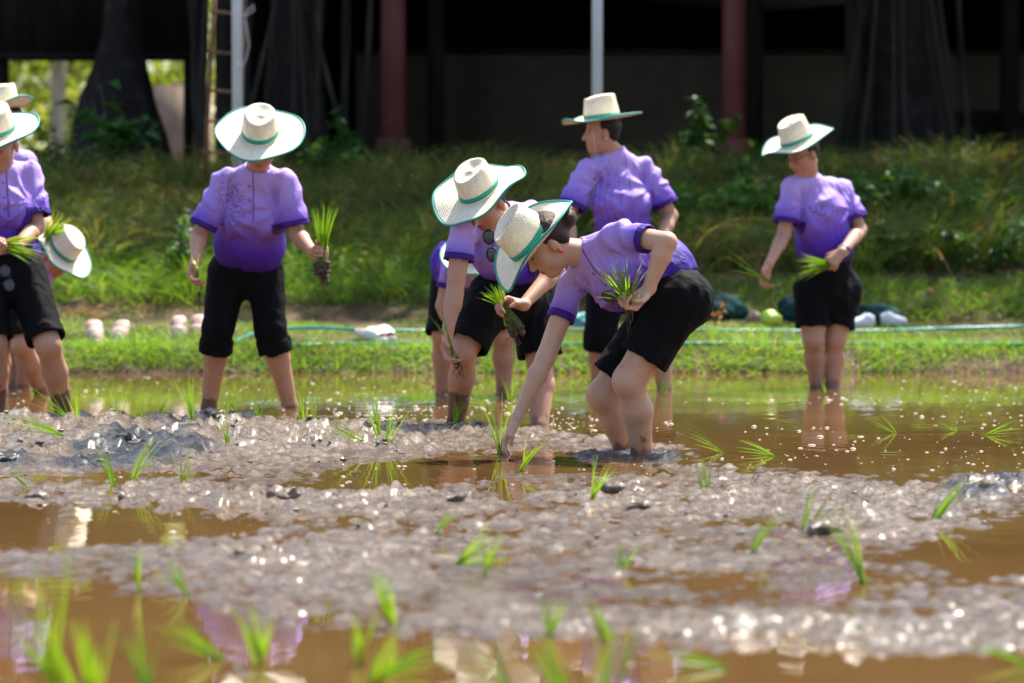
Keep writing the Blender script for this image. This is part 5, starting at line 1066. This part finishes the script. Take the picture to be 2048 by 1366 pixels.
SEED = [
 (130, 872, 20, 812, 9, 'flattened seedling sprawling left at the mud edge below the left person'), (150, 848, 66, 762, 8, 'seedling standing in front of the muddy shin of the left person'), (155, 852, 132, 772, 6, 'seedling crossing the muddy shin, tips to the right'),
 (236, 850, 234, 762, 11, 'upright seedling in water right of the muddy shin'), (292, 862, 258, 788, 7, 'single blade seedling leaning left at the ridge, right of the upright one'), (316, 838, 336, 794, 5, 'short seedling leaning right, below the pink slippers'),
 (384, 846, 386, 742, 9, 'upright seedling at the left ankle of the facing person'), (448, 862, 446, 775, 8, 'seedling against the inner shin of the facing person'), (476, 838, 470, 752, 6, 'thin seedling between the legs of the facing person, left one'), (516, 848, 518, 762, 7, 'thin seedling between the legs of the facing person, right one'),
 (455, 892, 452, 818, 6, 'seedling rooted on the dark ridge below the facing person'), (606, 854, 606, 770, 9, 'seedling right of the right ankle of the facing person'), (634, 850, 626, 778, 6, 'narrow seedling just right of the ankle one'),
 (760, 884, 742, 762, 14, 'large fluffy seedling clump on the mud tip in the middle'), (772, 888, 800, 800, 7, 'slender seedling at the right side of the fluffy clump'), (722, 882, 656, 840, 10, 'seedling lying to the left beside the fluffy clump'),
 (910, 850, 908, 786, 9, 'seedling in front of the black muddied foot'), (1018, 802, 1022, 742, 7, 'seedling in the water behind the planting arm'), (1002, 908, 996, 770, 12, 'seedling pinched in the fingers of the nearest planter'),
 (1044, 942, 1072, 870, 8, 'leaning seedling just right of the planting hand'), (1182, 784, 1186, 738, 6, 'seedling at the shin of the upright person looking left'), (1326, 792, 1322, 738, 7, 'seedling by the right shin of the upright person'),
 (1182, 1006, 1214, 908, 7, 'dark seedling leaning right in front of the knees of the nearest planter'), (1412, 988, 1408, 906, 7, 'upright seedling on the mud right of the nearest planter'), (1448, 906, 1382, 854, 8, 'drooping seedling lying left on the water right of the nearest planter'),
 (1548, 912, 1482, 880, 9, 'drooping seedling by a white froth dot, right of the first drooping one'), (1608, 1066, 1654, 956, 8, 'tall seedling leaning right beside a brown clod'), (1502, 1110, 1536, 1012, 7, 'blurred pale seedling left of the tall leaning one'),
 (1728, 1170, 1684, 992, 9, 'long blurred seedling leaning left in the right foreground'), (1868, 1042, 1936, 938, 10, 'dense seedling leaning right near the right edge'), (1788, 866, 1744, 836, 5, 'bent seedling on open water right of the right person'),
 (1912, 862, 1884, 846, 5, 'short bent seedling on the far water at the right'), (1972, 870, 2036, 852, 7, 'flat seedling on the far water at the right edge'), (1650, 790, 1648, 756, 4, 'thin seedling at the shins of the right person'), (912, 1130, 984, 1042, 9, 'blurred seedling leaning right in the middle mud'),
 (968, 1150, 984, 1062, 6, 'faint upright seedling right of the leaning one in the middle mud'), (876, 1068, 918, 1004, 5, 'small seedling behind a dark clod in the middle mud'), (1240, 1146, 1274, 1066, 6, 'blurred seedling in the mud below the nearest planter'),
 (782, 1256, 756, 1128, 10, 'thick blurred seedling in the foreground mud, left of middle'), (1098, 1272, 1112, 1176, 8, 'blurred seedling in the foreground mud, middle'), (1216, 1288, 1180, 1180, 10, 'blurred forked seedling in the foreground mud, right of middle'),
 (58, 976, 28, 928, 7, 'small seedling leaning left by the black clod at the left edge'), (226, 972, 192, 880, 10, 'seedling leaning left in front of the glossy black clod'), (258, 968, 312, 858, 8, 'seedling leaning right, right of the glossy black clod'), (366, 972, 370, 884, 8, 'fine upright seedling in the puddle strip'),
 (274, 1184, 258, 1080, 6, 'faint blurred seedling in the left foreground water'), (382, 1192, 336, 1108, 8, 'blurred seedling leaning left at the left mud edge'), (104, 1400, 94, 1068, 8, 'tall straight blade clump at the lower left'),
 (190, 1420, 172, 1210, 12, 'blurred leafy clump at the lower left, right of the tall blades'), (150, 1400, 40, 1220, 10, 'blurred clump leaning left at the lower left corner'), (296, 1390, 262, 1230, 10, 'blurred clump leaning left at the lower edge'), (450, 1320, 346, 1220, 12, 'wide blurred clump leaning left at the lower edge, left of middle'),
 (520, 1330, 500, 1190, 12, 'pale hazy clump at the lower edge beside the purple reflection'), (735, 1380, 780, 1268, 16, 'bright leafy clump at the lower edge, middle'), (760, 1350, 870, 1290, 12, 'bright blades leaning right at the lower edge, middle'), (725, 1330, 735, 1200, 9, 'thin blades rising behind the bright middle clump'),
 (1030, 1400, 960, 1270, 9, 'blurred blades over the hat reflection at the lower edge'), (1130, 1400, 1080, 1250, 9, 'blurred blades at the lower edge right of the hat reflection'), (1215, 1400, 1222, 1230, 6, 'single blurred upright blade at the lower edge'), (1450, 1338, 1310, 1300, 6, 'blurred blade lying left on the water at the lower edge, right of middle'), (2060, 1330, 1960, 1290, 6, 'blurred blade at the lower right corner'),
 (1990, 1440, 2060, 1240, 5, 'blurred blades rising at the lower right corner')]
for s_ in SEED: seedling(*s_[:4], int(s_[4] * 1.35), s_[5], .21, wd=.0032 if s_[1] < 1000 else .0040)
# loose leaves floating on the water
n = 0
for px, py, a, l, lb in ((1730, 835, .1, .10, 'loose leaf floating below the right person, left one'), (1820, 850, -.1, .14, 'loose leaf floating on the right water, long one'), (1900, 855, .2, .12, 'loose leaf floating on the right water beside the bent seedling'), (1690, 872, 0, .09, 'loose leaf floating at the foot of the right reflection'),
        (1960, 868, .05, .16, 'long loose leaf floating near the right edge'), (1560, 840, .1, .08, 'loose leaf floating left of the right reflection'), (1180, 868, -.1, .09, 'loose leaf floating behind the knees of the nearest planter'), (1000, 692, 0, .10, 'stray blade lying under the hanging roots'), (930, 912, .15, .08, 'loose leaf floating left of the planting hand'), (1760, 905, .1, .1, 'loose leaf on the dark water at the right')):
    if py < 700: continue
    g = G(px, py, .004); o = empty('floating_leaf', g, a); m_ = 3; D = np.array([[1, .1, .0], [.9, -.25, .02], [1, .3, .01]]); D /= np.linalg.norm(D, axis=1)[:, None]
    v, f, c = blades(np.zeros((3, 3)), D, np.full(3, l), np.full(3, .008), D * 0, greens(3, (.2, .33, .02), (.36, .46, .05)), 3, np.tile([0, 0, 1.], (3, 1))); ob = obj('floating_leaf', v, f, RICE, None, True, {'col': c}); ob.location = o.location; ob.rotation_euler = o.rotation_euler; bpy.data.objects.remove(o)
    ob.name = 'floating_leaf'; tag(ob, lb, 'leaf', 'loose rice leaves floating on the water')
print('done', time.time() - T0, sum(len(o.data.polygons) for o in bpy.data.objects if o.type == 'MESH'))
